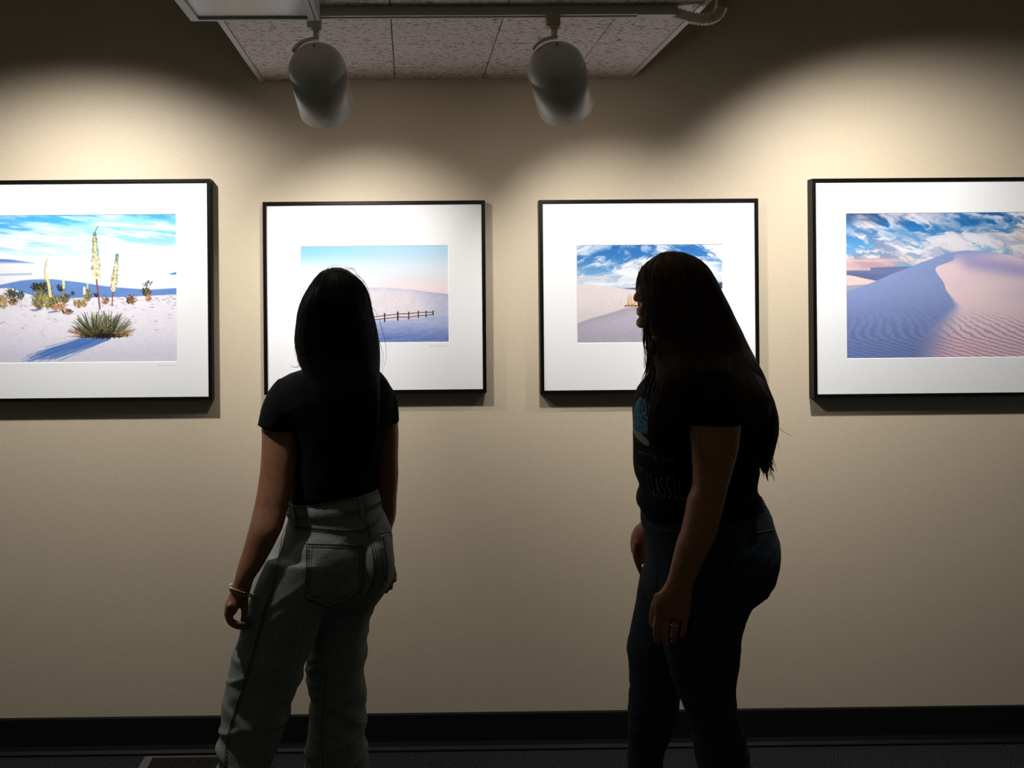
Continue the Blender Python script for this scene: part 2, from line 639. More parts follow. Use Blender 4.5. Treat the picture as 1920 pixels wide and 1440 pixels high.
def paint1():
    p = Paint(-45, 402, 331.5, 680.5)
    X, Y = p.X, p.Y
    t = ss(402, 500, Y)[..., None]
    p.I = np.array([62, 160, 226.]) * (1 - t) + np.array([222, 236, 246.]) * t
    st = fbm(X / 90, (Y - X * 0.09) / 13, 3)
    p.mix(ss(0.42, 0.68, st) * (0.35 + 0.65 * ss(410, 470, Y)), (246, 248, 252))
    st = fbm(X / 60, (Y - X * 0.14) / 8, 9)
    p.mix(0.75 * np.exp(-((Y - (405 + X * 0.075)) / 5.5) ** 2) * ss(140, 200, X), (235, 242, 248))
    p.mix(0.5 * ss(0.5, 0.72, st), (250, 250, 252))
    # blue mesa left and right, dune masses
    y = p.curve([(-45, 482), (0, 484), (20, 485), (45, 489), (66, 492), (331, 492)])
    p.mix(ss(-0.7, 0.7, Y - y) * (X < 66), (96, 138, 200))
    y = p.curve([(-45, 489), (0, 491), (66, 492), (331, 500)])
    base = np.array([238, 238, 246.]) - 10 * fbm(X / 40, Y / 8, 4)[..., None]
    p.mix(ss(-3, 3, Y - y), base)
    p.mix(ss(-0.7, 0.7, Y - (515 - (X - 318) * 0.25)) * (X > 320) * (Y < 516), (60, 130, 190))
    p.mix(0.6 * np.exp(-((Y - 514 + 0.02 * X) / 1.8) ** 2) * (X < 60), (120, 150, 205))
    yt = p.curve([(-45, 540), (0, 533), (20, 529), (40, 525), (60, 523.5), (98, 523), (147, 529), (196, 537), (245, 542), (284, 544.6), (331, 542)])
    yb = p.curve([(-45, 541), (20, 539), (45, 549), (70, 556), (130, 560), (230, 559), (331, 555)])
    p.mix(ss(-1.2, 1.2, Y - yt) * ss(-1, 1, yb - Y), np.array([96, 132, 196.]) + 12 * fbm(X / 20, Y / 6, 5)[..., None])
    # ground
    yg = p.curve([(-45, 555), (40, 556), (130, 559), (230, 558), (331, 554)])
    gcol = np.array([232, 228, 238.]) - ss(600, 690, Y)[..., None] * np.array([22, 20, 12.]) + 14 * (fbm(X / 9, Y / 4, 6)[..., None] - 0.5) + 10 * (fbm(X / 1.3, Y / 1.3, 8, 2)[..., None] - 0.5)
    p.mix(ss(-0.8, 0.8, Y - yg), gcol)
    r = random.Random(3)
    for k in range(260):
        x = r.uniform(-45, 331)
        yy = r.uniform(555, 575) if r.random() < .8 else r.uniform(575, 640)
        p.line([(x, yy), (x + r.uniform(2, 7), yy + r.uniform(-1, 1))], r.uniform(.5, 1.4), r.choice([(120, 125, 160), (95, 85, 80), (170, 165, 185)]), .6)

    def shrub(cx, cy, rx, ry, cols, n=110, L=6):
        for k in range(n):
            a = r.uniform(0, 6.28)
            q = math.sqrt(r.random())
            x, y = cx + rx * q * math.cos(a), cy + ry * q * math.sin(a)
            an = r.uniform(-2.6, -0.5)
            p.line([(x, y), (x + L * math.cos(an), y + L * math.sin(an))], r.uniform(.7, 1.5), r.choice(cols), .8)
    dk = [(45, 45, 40), (70, 65, 50), (30, 32, 35)]
    yg_ = [(150, 140, 80), (110, 105, 60), (185, 170, 110), (70, 72, 50)]
    og = [(190, 130, 80), (215, 160, 110), (130, 90, 60)]
    shrub(70, 541, 12, 7, dk, 120, 7)
    shrub(85, 543, 9, 9, yg_[:2] + dk, 80, 8)
    shrub(73, 566, 11, 16, yg_, 190, 9)
    shrub(90, 566, 9, 14, yg_, 130, 8)
    shrub(100, 570, 8, 12, yg_ + dk, 100, 8)
    shrub(119, 563, 8, 9, yg_ + dk, 90, 9)
    shrub(116, 578, 5, 7, og, 50, 5)
    shrub(104, 578, 6, 6, og, 45, 5)
    shrub(20, 553, 9, 7, yg_[:2] + dk, 80, 8)
    shrub(23, 566, 8, 7, og + dk, 60, 6)
    shrub(4, 568, 8, 11, og + yg_, 90, 7)
    shrub(37, 556, 6, 7, dk + [(110, 130, 150)], 60, 6)
    shrub(135, 552, 4, 3, [(60, 90, 70), (40, 60, 60)], 30, 3)
    shrub(113, 542, 6, 5, dk, 45, 6)
    shrub(150, 572, 12, 7, og + yg_, 90, 6)
    shrub(164, 557, 6, 10, yg_, 80, 7)
    shrub(126, 587, 10, 4, og + dk, 60, 4)
    shrub(182, 555, 4, 3, dk, 25, 4)
    shrub(198, 566, 6, 6, og + dk, 50, 5)
    shrub(246, 566, 7, 7, og + dk, 80, 7)
    shrub(275, 552, 7, 6, dk + yg_[:1], 90, 7)
    shrub(279, 562, 5, 6, og, 50, 4)
    shrub(277, 535, 8, 6, [(40, 50, 70), (90, 70, 90)], 22, 4)
    shrub(-25, 560, 12, 10, yg_ + og, 120, 7)
    p.line([(83, 522), (84, 500), (88, 485)], 2.2, (190, 180, 150), .9)
    for k in range(40):
        t = r.random()
        p.dot(83 + 4 * t + r.uniform(-2.5, 2.5), 520 - 32 * t, r.uniform(.6, 1.1), (205, 190, 150), .8)
    p.line([(86, 515), (91, 532), (94, 555)], 5.5, (228, 222, 165), .95)
    p.line([(119, 522), (119, 540)], 5, (222, 226, 175), .95)
    p.line([(119, 540), (119, 556)], 1.2, (150, 150, 110), .9)
    p.line([(158, 540), (158, 551)], 5, (232, 226, 190), .95)
    p.line([(164, 532), (164, 541)], 3, (205, 220, 150), .9)
    p.line([(69, 583), (60, 583)], 2, (110, 120, 160), .6)
    for (x, yy) in ((70, 580), (103, 584)):
        for k in range(14):
            p.line([(x + r.uniform(-6, 8), yy), (x + r.uniform(-16, 0), yy + r.uniform(0, 3))], 1.4, (110, 125, 165), .5)
    # blue shadow streaks of the big yucca
    for k in range(130):
        x0 = r.uniform(150, 205)
        y0 = r.uniform(634, 640)
        L = r.uniform(.3, 1.0)
        ex, ey = x0 - 120 * L + r.uniform(-12, 12), y0 + 42 * L + r.uniform(-8, 8) * L
        p.line([(x0, y0), (ex, min(ey, 679))], r.uniform(.9, 2.6) * (1.2 - .5 * L), r.choice([(60, 100, 175), (80, 118, 190), (98, 135, 200)]), .5)
    # flower stalks
    for (pts, wd) in (([(187, 580), (184, 550), (181, 524)], 3.0), ([(210, 575), (211, 558), (213, 545)], 2.2)):
        p.line(pts, wd, (140, 75, 60), .95)

    def bloom(a, b, w, n):
        for k in range(n):
            t = r.random()
            env = w * (0.35 + 0.65 * math.sin(math.pi * min(1, (t * 1.1 + .12))))
            x = a[0] + (b[0] - a[0]) * t + r.gauss(0, .5) * env
            y = a[1] + (b[1] - a[1]) * t + r.uniform(-1, 1)
            c = r.choice([(240, 228, 178), (228, 208, 140), (250, 244, 214), (205, 180, 110), (150, 140, 90)])
            if t > .8:
                c = r.choice([(120, 135, 100), (205, 205, 150), (90, 110, 100)])
            p.dot(x, y, r.uniform(.8, 1.7), c, .95)
        for k in range(int(n * .5)):
            t = .15 + .85 * r.random()
            x = a[0] + (b[0] - a[0]) * t + r.choice([-1, 1]) * r.uniform(.6, 1.25) * w * (1 - .7 * t)
            y = a[1] + (b[1] - a[1]) * t
            p.dot(x, y, r.uniform(.5, .9), (95, 120, 130), .8)
    bloom((181, 523), (178, 436), 8.5, 420)
    p.line([(178, 440), (181, 430), (185, 424)], 2, (90, 120, 110), .9)
    bloom((212, 547), (221, 476), 6.5, 280)
    # big yucca
    cx, cy = 190, 634
    for k in range(620):
        an = math.radians(r.uniform(178, 362))
        u = abs(math.sin(an))
        L = r.uniform(20, 40) * (0.80 + 0.42 * u)
        bx = cx + 22 * math.cos(an) * r.random() + (r.choice([-12, 14]))
        ex, ey = bx + L * math.cos(an), cy - 2 + L * math.sin(an) * 1.05
        q = r.random()
        if q < .55:
            c = r.choice([(48, 52, 34), (62, 66, 42), (36, 40, 28)])
        elif q < .85:
            c = r.choice([(105, 108, 72), (128, 130, 92)])
        else:
            c = (170, 165, 130)
        if abs(math.cos(an)) > .9 and r.random() < .7:
            c = r.choice([(190, 135, 90), (160, 110, 75)])
        mx, my = bx + (ex - bx) * .45, cy + (ey - cy) * .5
        p.line([(mx, my), (ex, ey)], r.uniform(.5, 1.0), c, .9)
        if k % 2:
            p.line([(bx, cy), (mx, my)], r.uniform(1, 1.8), r.choice([(30, 30, 20), (52, 54, 34), (80, 70, 40)]), .8)
    for k in range(80):
        x = cx + r.gauss(4, 14)
        p.line([(x, 636 + r.uniform(-5, 2)), (x + r.uniform(-4, 4), 628)], 1.6, r.choice([(25, 22, 18), (40, 34, 22)]), .8)
    return p


def paint2():
    p = Paint(563.5, 461, 841.5, 643)
    X, Y = p.X, p.Y
    t = ss(455, 545, Y)[..., None]
    s_ = ss(563, 800, X)[..., None]
    topc = np.array([128, 188, 232.]) * (1 - s_) + np.array([172, 212, 238.]) * s_
    botc = np.array([234, 230, 236.]) * (1 - s_ * .6) + np.array([238, 218, 220.]) * s_ * .6
    p.I = topc * (1 - t) + botc * t
    p.mix(.5 * np.exp(-((Y - 505) / 18) ** 2), (225, 234, 244))
    p.mix(.25 * ss(530, 556, Y) * ss(740, 841, X), (240, 196, 196))
    y = p.curve([(563, 540), (600, 541), (640, 545), (691, 539), (724, 539.5), (768, 543.5), (813, 549.5), (842, 553)])
    gr = fbm(X / 1.7, Y / 1.7, 5, 3)
    gr2 = fbm((X + Y * .5) / 14, (Y) / 22, 15, 4)
    d = np.array([224, 216, 224.]) + 26 * (gr[..., None] - .5) + 16 * (gr2[..., None] - .5) - ss(760, 842, X)[..., None] * np.array([34, 24, 8.])
    d = d - np.exp(-(Y - y) / 5)[..., None] * np.array([26, 18, 0.]) * (Y > y)[..., None]
    p.mix(ss(-.7, .7, Y - y), d)
    yg = p.curve([(563, 607), (700, 603), (780, 598), (842, 592)])
    gcol = np.array([170, 180, 216.]) - ss(600, 640, Y)[..., None] * np.array([56, 48, 26.]) + 26 * (fbm(X / 14, Y / 2.2, 7)[..., None] - .5) + 22 * (gr[..., None] - .5)
    p.mix(ss(-5, 5, Y - yg), gcol)
    p.mix(.45 * ss(.55, .7, fbm(X / 10, Y / 1.2, 21)) * ss(625, 636, Y), (70, 80, 130))
    dk = (58, 34, 36)
    rt = [(563, 605), (640, 600), (704, 594.8), (721, 592.4), (746, 590), (766.5, 589.5), (785, 587.5), (799, 587), (813, 587)]
    rb = [(563, 613), (640, 606), (704, 600.2), (721, 598.4), (746, 595.5), (766.5, 596), (785, 593.5), (799, 593), (813, 590.8)]
    p.line(rt, 1.4, dk)
    p.line(rb, 1.4, dk)
    for x, a, b, w in ((690, 590, 606, 2.2), (721, 589, 604, 2.6), (746, 586.5, 601, 3.0), (766.5, 586.5, 599.5, 2.2), (785, 585, 597, 2.2), (799.5, 585, 596, 2.0), (813, 584.5, 592.5, 2.2), (650, 592, 611, 3)):
        p.line([(x, a), (x, b)], w, dk)
        p.line([(x + .6, a + 4), (x + .6, b)], .8, (150, 80, 60), .6)
    return p


def clouds(p, s, sx, sy, lo, hi, skew=0.0):
    X, Y = p.X, p.Y
    w = fbm(X / sx, (Y + skew * X) / sy, s, 6, .6)
    w2 = fbm(X / (sx * .45) + 3 * w, (Y + skew * X) / (sy * .5) + 3 * w, s + 5, 5, .6)
    return ss(lo, hi, .55 * w + .45 * w2), w2


def paint3():
    p = Paint(1081, 458.5, 1356.5, 642.5)
    X, Y = p.X, p.Y
    t = ss(455, 540, Y)[..., None]
    p.I = np.array([38, 104, 176.]) * (1 - t) + np.array([120, 170, 215.]) * t
    cx = (X - 1190) / (0.35 + (Y - 440) / 90) + 1190
    p2 = Paint(1081, 458.5, 1356.5, 642.5)
    p2.X = cx
    m, w2 = clouds(p2, 2, 46, 20, .38, .6, .15)
    m = np.clip(m + .25 * ss(490, 530, Y), 0, 1)
    c = np.array([236, 238, 244.]) - 70 * (ss(.35, .62, 1 - w2)[..., None] * .5) * np.array([1, .85, .6])
    p.mix(m * .95 * (1 - .55 * np.exp(-((Y - 466) / 14) ** 2 - ((X - 1175) / 60) ** 2)), c)
    p.mix(.5 * np.exp(-((Y - 524) / 5) ** 2), (200, 208, 222))
    # far hills
    p.mix(ss(-.6, .6, Y - (541 - (X - 1150) * .05)) * ss(1150, 1170, X) * (X < 1290), (112, 112, 128))
    p.mix(ss(-.8, .8, Y - (533 - (X - 1340) * .15)) * (X > 1300), (70, 68, 82))
    y = p.curve([(1081, 530.6), (1110, 533), (1139, 537), (1196, 544), (1260, 548), (1330, 546), (1357, 542)])
    gr = fbm(X / 1.5, Y / 1.5, 5, 3)[..., None] - .5
    sand = np.array([224, 214, 218.]) + 20 * gr - ss(560, 600, Y)[..., None] * 8
    p.mix(ss(-.6, .6, Y - y), sand)
    yr = p.curve([(1081, 606), (1110, 596), (1140, 588), (1175, 577), (1200, 574), (1250, 578), (1300, 590), (1357, 600)])
    rip = np.sin((Y * 1.9 + X * .45 + 7 * fbm(X / 12, Y / 9, 11)) * .95)
    sh = np.array([186, 180, 196.]) + 22 * gr + 13 * (rip * ss(585, 620, Y))[..., None] - 22 * np.exp(-(Y - yr) / 9)[..., None] * (Y > yr)[..., None] - ss(600, 642, Y)[..., None] * 14
    p.mix(ss(-2.5, 2.5, Y - yr), sh)
    r = random.Random(5)
    for k in range(60):
        x = 1184 + r.gauss(0, 6)
        h = r.uniform(4, 24) * (1 if abs(x - 1183) < 6 else .5)
        p.line([(x, 574), (x + r.uniform(-3, 3), 574 - h)], .7, r.choice([(205, 160, 90), (180, 130, 70), (225, 190, 130)]), .55)
    for k in range(40):
        x = 1183 + r.gauss(2, 7)
        p.dot(x, 573.5 + r.uniform(-1, 1), 1.1, r.choice([(120, 70, 30), (180, 120, 50), (90, 55, 30)]), .9)
    return p


def paint4():
    p = Paint(1586.8, 398.5, 1957, 671)
    X, Y = p.X, p.Y
    t = ss(395, 490, Y)[..., None]
    p.I = np.array([22, 92, 162.]) * (1 - t) + np.array([110, 176, 222.]) * t
    m, w2 = clouds(p, 7, 62, 24, .36, .54, -.12)
    left = ss(1760, 1600, X)
    cc = np.array([232, 228, 236.]) - 95 * (ss(.35, .68, 1 - w2)[..., None]) * np.array([1, .85, .6]) * (.55 + .6 * left[..., None])
    hole = np.exp(-((Y - 418) / 13) ** 2 - ((X - 1822) / 45) ** 2) + .8 * np.exp(-((Y - 435) / 14) ** 2 - ((X - 1695) / 35) ** 2) + .9 * np.exp(-((Y - 412) / 28) ** 2 - ((X - 1590) / 15) ** 2)
    p.mix(m * .96 * (1 - np.clip(hole, 0, 1) * .85), cc)
    p.mix(.5 * ss(462, 500, Y) * ss(.35, .6, w2), (240, 232, 232))
    p.mix(.45 * left * ss(428, 405, Y), (40, 50, 80))
    p.mix(.75 * ss(478, 492, Y) * ss(1730, 1640, X), (205, 160, 168))
    p.mix(.6 * np.exp(-((Y - 487) / 3) ** 2) * ss(1760, 1690, X), (236, 196, 190))
    p.mix(.5 * np.exp(-((Y - 440) / 22) ** 2 - ((X - 1930) / 30) ** 2), (240, 214, 190))
    # far dunes
    yy = p.curve([(1586, 505), (1612, 502), (1650, 500), (1700, 499), (1720, 499)])
    p.mix(ss(-.7, .7, Y - yy) * (X < 1725), np.array([112, 124, 168.]) + 16 * (fbm(X / 14, Y / 2.5, 44)[..., None] - .5))
    p.mix(.8 * ss(-.6, .6, Y - 501) * ss(.6, -.6, Y - 506) * (X < 1632), (222, 186, 182))
    p.mix(.45 * ss(506, 511, Y + (X - 1590) * -.08) * ss(1680, 1630, X), (84, 98, 140))
    y2 = p.curve([(1586, 514), (1600, 516), (1625, 522), (1645, 526)])
    p.mix(ss(-.7, .7, Y - y2) * (X < 1650), (236, 208, 202))
    p.mix(ss(-1, 1, Y - (534 - (X - 1587) * .05)) * (X < 1640), (170, 166, 184))
    y = p.curve([(1586, 545), (1613, 537), (1640, 527), (1670, 514), (1706, 500.5), (1730, 491), (1757, 481.7), (1775, 475), (1790, 472), (1808, 470), (1823, 470), (1857, 471.7), (1890, 478), (1920, 487), (1957, 502)])
    gr = fbm(X / 1.4, Y / 1.4, 5, 3)[..., None] - .5
    ripw = ss(560, 640, Y)
    ph = Y * 1.25 - X * .38 + 5 * fbm(X / 40, Y / 30, 31) + 4.5 * fbm(X / 9, Y / 7, 35, 3)
    rip = np.sin(ph * (1.25 - .5 * ripw))[..., None]
    blue = np.array([140, 158, 208.]) - ss(520, 671, Y)[..., None] * np.array([34, 34, 30.]) + 14 * gr + 8 * rip * ripw[..., None]
    p.mix(ss(-.8, .8, Y - y), blue)
    # lit side of the crest
    ridx = np.interp(Y[:, 0], [490, 495, 502, 513, 530, 545, 557, 575, 620, 671], [1790, 1766, 1752, 1757, 1770, 1774, 1783, 1790, 1740, 1720])
    k = 9
    ridx = np.convolve(np.pad(ridx, k, mode='edge'), np.ones(2 * k + 1) / (2 * k + 1), mode='same')[k:-k]
    ridx = ridx[:, None]
    soft = 1.2 + 70 * ss(545, 640, Y)
    lit = ss(-soft * .3, soft, X - ridx) * ss(470, 500, Y + (X - 1790) * .12)
    pink = np.array([240, 214, 222.]) - ss(560, 671, Y)[..., None] * np.array([10, 26, 26.]) + 12 * gr
    shade = np.clip(rip[..., 0] * .8 + .15, 0, 1) * ss(545, 620, Y) * (.3 + .7 * ripw)
    pk = pink * (1 - .62 * shade[..., None]) + np.array([112, 122, 172.]) * .62 * shade[..., None]
    p.mix(lit * ss(-.8, .8, Y - y), pk)
    # inner hollow in lavender shade
    hol = np.exp(-((Y - (494 + (X - 1840) * .18)) / 17) ** 2) * ss(1785, 1825, X) * ss(2010, 1900, X)
    p.mix(.85 * hol * ss(-.8, .8, Y - y), (164, 158, 208))
    p.mix(.35 * ss(520, 550, Y) * ss(1840, 1920, X) * ss(600, 550, Y), (196, 176, 214))
    return p


def print_mesh(p, name, x0, x1, z0, z1, y, parent):
    w, h = p.w, p.h
    gx = np.linspace(x0, x1, w + 1)
    gz = np.linspace(z1, z0, h + 1)
    GX, GZ = np.meshgrid(gx, gz)
    co = np.stack([GX, np.full_like(GX, y), GZ], -1).reshape(-1, 3)
    idx = np.arange((w + 1) * (h + 1)).reshape(h + 1, w + 1)
    f = np.stack([idx[:-1, :-1], idx[1:, :-1], idx[1:, 1:], idx[:-1, 1:]], -1).reshape(-1, 4)
    me = bpy.data.meshes.new(name)
    me.vertices.add(len(co))
    me.vertices.foreach_set('co', co.astype(np.float32).ravel())
    nf = len(f)
    me.loops.add(nf * 4)
    me.loops.foreach_set('vertex_index', f.astype(np.int32).ravel())
    me.polygons.add(nf)
    me.polygons.foreach_set('loop_start', np.arange(0, nf * 4, 4, dtype=np.int32))
    me.update(calc_edges=True)
    I = np.clip(p.I / 255, 0, 1)
    I = np.where(I <= .04045, I / 12.92, ((I + .055) / 1.055) ** 2.4)
    I = np.pad(I, ((0, 1), (0, 1), (0, 0)), mode='edge')
    rgba = np.concatenate([I.reshape(-1, 3), np.ones((len(co), 1))], 1)
    at = me.color_attributes.new('ink', 'FLOAT_COLOR', 'POINT')
    at.data.foreach_set('color', rgba.astype(np.float32).ravel())
    me.materials.append(m_photo)
    me.validate()
    return link(name, me, parent)


m_photo = mat('photo_paper', (1, 1, 1), 0.6, spec=0.15)
a_ = m_photo.node_tree.nodes.new('ShaderNodeAttribute')
a_.attribute_name = 'ink'
m_photo.node_tree.links.new(a_.outputs['Color'], m_photo.node_tree.nodes['Principled BSDF'].inputs['Base Color'])

FD = 0.045     # frame depth


def framed(outer, image, painter, label, sig=True):
    """outer = (xl, yt, xr, yb) of the front face, image likewise; all at the front plane"""
    YF = WALL - FD
    a, b = U(outer[0], (outer[1] + outer[3]) / 2, YF), U(outer[2], (outer[1] + outer[3]) / 2, YF)
    c, d = U((outer[0] + outer[2]) / 2, outer[1], YF), U((outer[0] + outer[2]) / 2, outer[3], YF)
    x0, x1, z1, z0 = a.x, b.x, c.z, d.z
    YM = YF + 0.006
    im = (image[1] + image[3]) / 2
    ix0, ix1 = U(image[0], im, YM).x, U(image[2], im, YM).x
    ic = (image[0] + image[2]) / 2
    iz1, iz0 = U(ic, image[1], YM).z, U(ic, image[3], YM).z
    root = empty('framed_photograph', ((x0 + x1) / 2, WALL, z0))
    tag(root, label, 'picture', 'framed photographs on the gallery wall')
    w = 0.0125
    mb = MB()
    # mitred frame, four bars with slightly rounded front edge
    e = 0.0015
    def ringpts(i, y):
        return [(x0 + i, y, z0 + i), (x1 - i, y, z0 + i), (x1 - i, y, z1 - i), (x0 + i, y, z1 - i)]
    rings = [ringpts(0, WALL - 0.001), ringpts(0, YF + e), ringpts(e, YF), ringpts(w - e, YF), ringpts(w, YF + e), ringpts(w, WALL - 0.001)]
    V = [v for r_ in rings for v in r_]
    Fc = []
    for i in range(5):
        for k in range(4):
            k2 = (k + 1) % 4
            Fc.append((i * 4 + k, i * 4 + k2, (i + 1) * 4 + k2, (i + 1) * 4 + k))
    for k in range(4):
        k2 = (k + 1) % 4
        Fc.append((20 + k, 20 + k2, k2, k))
    mb.add(V, Fc)
    mb.build('frame', m_black, root)
    # mat board with a window and bevelled edge
    O = [(x0 + w, YM, z0 + w), (x1 - w, YM, z0 + w), (x1 - w, YM, z1 - w), (x0 + w, YM, z1 - w)]
    I_ = [(ix0, YM, iz0), (ix1, YM, iz0), (ix1, YM, iz1), (ix0, YM, iz1)]
    g = 0.0018
    J = [(ix0 + g, YM + .002, iz0 + g), (ix1 - g, YM + .002, iz0 + g), (ix1 - g, YM + .002, iz1 - g), (ix0 + g, YM + .002, iz1 - g)]
    Bk = [(x, YM + .006, z) for x, y_, z in O]
    V = O + I_ + J + Bk
    Fc = [(k, (k + 1) % 4, 4 + (k + 1) % 4, 4 + k) for k in range(4)] + [(4 + k, 4 + (k + 1) % 4, 8 + (k + 1) % 4, 8 + k) for k in range(4)] + [(12 + k, 12 + (k + 1) % 4, (k + 1) % 4, k) for k in range(4)] + [(15, 14, 13, 12)]
    mt = mesh('mat_board', V, Fc, m_mat, root)
    print_mesh(painter(), 'photo_print', ix0 + g, ix1 - g, iz0 + g, iz1 - g, YM + .0018, root)
    if sig:
        r = random.Random(int(outer[0]))
        sx = ix1 - 0.068
        pts = []
        zc = iz0 - 0.013
        for k in range(26):
            pts.append(Vector((sx + k * 0.0024, YM - 0.0003, zc + (0.005 if k < 6 else 0.0022) * math.sin(k * 1.9) * r.uniform(.4, 1.2))))
        mb = MB().tube(spline(pts, 4), 0.00022, 4)
        mb.build('signature', m_ink, root)
    return (x0, x1, z0, z1)


A1 = framed((-112, 337, 396, 753), (-45, 402.6, 331.4, 680), paint1, 'large black-framed photograph of a flowering yucca on white dunes, far left')
A2 = framed((493.5, 377, 911, 738.5), (563.7, 461, 841.5, 643), paint2, 'small black-framed photograph of a rail fence below a pale dune under clear sky')
A3 = framed((1012.5, 373.5, 1423.5, 737.5), (1081.5, 458.5, 1355.8, 642.5), paint3, 'small black-framed photograph of dry grass on rippled sand under streaky clouds')
A4 = framed((1525, 333, 2020, 744), (1587, 398.5, 1957, 671), paint4, 'large black-framed photograph of a pink and blue dune crest, far right', sig=False)

# ------------------------------------------------------------------ track and lamps
TY = 2.60
TZ = SZ - 0.001
ad1 = U(590, 50, TY)
ad2 = U(1036, 42, TY)
tr = empty('lighting_track', (0.13, TY, TZ))
tag(tr, 'long white lighting track fixed under the lowered tiled ceiling', 'light track')
tx0, tx1 = -0.42, 0.70
mb = MB()
mb.box((tx0, TY - 0.017, TZ - 0.024), (tx1, TY - 0.008, TZ))
mb.box((tx0, TY + 0.008, TZ - 0.024), (tx1, TY + 0.017, TZ))
mb.box((tx0, TY - 0.008, TZ - 0.008), (tx1, TY + 0.008, TZ))
mb.build('rail', m_track, tr)
MB().box((tx0, TY - 0.0075, TZ - 0.012), (0.60, TY + 0.0075, TZ - 0.0085)).build('slot', m_trackd, tr)
MB().box((0.60, TY - 0.0185, TZ - 0.026), (0.70, TY + 0.0185, TZ)).build('end_feed', m_track, tr)
# corrugated elbow and riser going up the side of the soffit
cc = spline([(0.70, TY, TZ - 0.016), (0.745, TY, TZ - 0.030), (0.785, TY, TZ - 0.034), (0.812, TY, TZ - 0.022), (0.822, TY, TZ - 0.002)], 9)
rad = [0.0165 if i % 2 else 0.013 for i in range(len(cc))]
mb = MB().tube(cc, rad, 12)
mb.build('flexible_elbow', m_cream, tr)
MB().box((0.810, TY - 0.012, TZ - 0.004), (0.834, TY + 0.012, 2.949)).build('riser', m_beige, tr)


def aim(d):
    return Vector(d).normalized().to_track_quat('-Z', 'Y')


def make_lamp():
    """built around the dome centre, mouth along -Z"""
    root = empty('track_spotlight', (0, 0, 0), world=False)
    Rr, L = 0.0755, 0.138
    pr = []
    for i in range(0, 10):
        a = math.radians(90 - i * 10)
        pr.append((max(Rr * math.cos(a), 0.0005), Rr * math.sin(a) * 0.92))
    pr += [(Rr, 0), (Rr, -L * .5), (Rr, -L + 0.001), (Rr - 0.0012, -L), (Rr - 0.004, -L), (Rr - 0.0045, -L + 0.004), (Rr - 0.0045, -0.02), (0.03, 0.045), (0.0005, 0.05)]
    hs = MB().lathe(pr, 48).build('housing', m_lamp, root, True)
    MB().lathe([(0.0005, -0.03), (0.03, -0.04), (0.055, -0.062), (0.058, -0.058), (0.035, 0.0), (0.0005, 0.01)], 32).build('bulb', m_bulb, root, True)
    MB().ell((0, 0, 0), (0.003, 0.003, 0.003), 10).build('screw', m_screw, root, True)
    return root, hs


proto, _h = make_lamp()
proto_children = list(proto.children)


def place_lamp(dome, target, label, topz, adx, used=[False], admat=m_track):
    if not used[0]:
        root = proto
        used[0] = True
        kids = list(proto.children)
    else:
        root = proto.copy()
        C.objects.link(root)
        kids = []
        for ch in proto_children:
            c = ch.copy()
            C.objects.link(c)
            c.parent = root
            kids.append(c)
    root.location = dome
    q = aim(target - dome)
    for k in kids:
        k.rotation_mode = 'QUATERNION'
        k.rotation_quaternion = q
        if k.name.startswith('screw'):
            # on the camera side of the dome
            k.location = Vector((-0.004, -0.047, 0.053))
    tag(root, label, 'spotlight', 'track spotlights above the pictures')
    # yoke, stem and adapter in root space
    ax = q @ Vector((0, 0, -1))
    top = Vector((adx - dome.x, TY - dome.y, topz - dome.z))
    hgt = 0.029
    MB().box((top.x - 0.018, top.y - 0.017, top.z - hgt), (top.x + 0.018, top.y + 0.017, top.z)).build('adapter', admat, root)
    st = Vector((top.x + 0.004, top.y, 0))
    zend = 0.079
    mb = MB()
    mb.tube([(st.x, st.y, top.z - 0.026), (st.x, st.y, top.z - 0.034)], 0.014, 16)
    mb.tube([(st.x, st.y, top.z - 0.030), (st.x, st.y, zend)], 0.0085, 14)
    mb.build('stem', m_lamp, root, True)
    # curved flat arm from stem to the left flank of the housing
    pts = spline([(st.x + 0.008, st.y, zend + 0.003), (st.x - 0.016, st.y, zend + 0.001), (-0.036, -0.004, 0.0735), (-0.052, -0.006, 0.062), (-0.063, -0.008, 0.046)], 6)
    mb = MB()
    V, Fc = [], []
    for i, p_ in enumerate(pts):
        a = pts[max(i - 1, 0)]
        b = pts[min(i + 1, len(pts) - 1)]
        t = (b - a).normalized()
        nn = Vector((t.z, 0, -t.x)).normalized()
        for sy in (-0.012, 0.012):
            for sn in (-0.003, 0.003):
                V.append(p_ + nn * sn + Vector((0, sy, 0)))
    for i in range(len(pts) - 1):
        o = i * 4
        for a, b in ((0, 1), (1, 3), (3, 2), (2, 0)):
            Fc.append((o + a, o + b, o + 4 + b, o + 4 + a))
    Fc += [(0, 1, 3, 2), tuple(len(V) - 4 + k for k in (0, 2, 3, 1))]
    mb.add(V, Fc)
    mb.build('yoke', m_lamp, root)
    return root, q


def spot(dome, q, power, angle, blend, col, name='lamp_light', pool=None):
    ld = bpy.data.lights.new(name, 'SPOT')
    ld.energy = power
    ld.spot_size = math.radians(angle)
    ld.spot_blend = blend
    ld.shadow_soft_size = 0.028
    ld.color = col
    o = bpy.data.objects.new(name, ld)
    C.objects.link(o)
    o.location = dome + q @ Vector((0, 0, -0.137))
    o.rotation_mode = 'QUATERNION'
    o.rotation_quaternion = q
    return o


def ctr(A, dz=0.0, dx=0.0):
    return Vector(((A[0] + A[1]) / 2 + dx, WALL, (A[2] + A[3]) / 2 + dz))


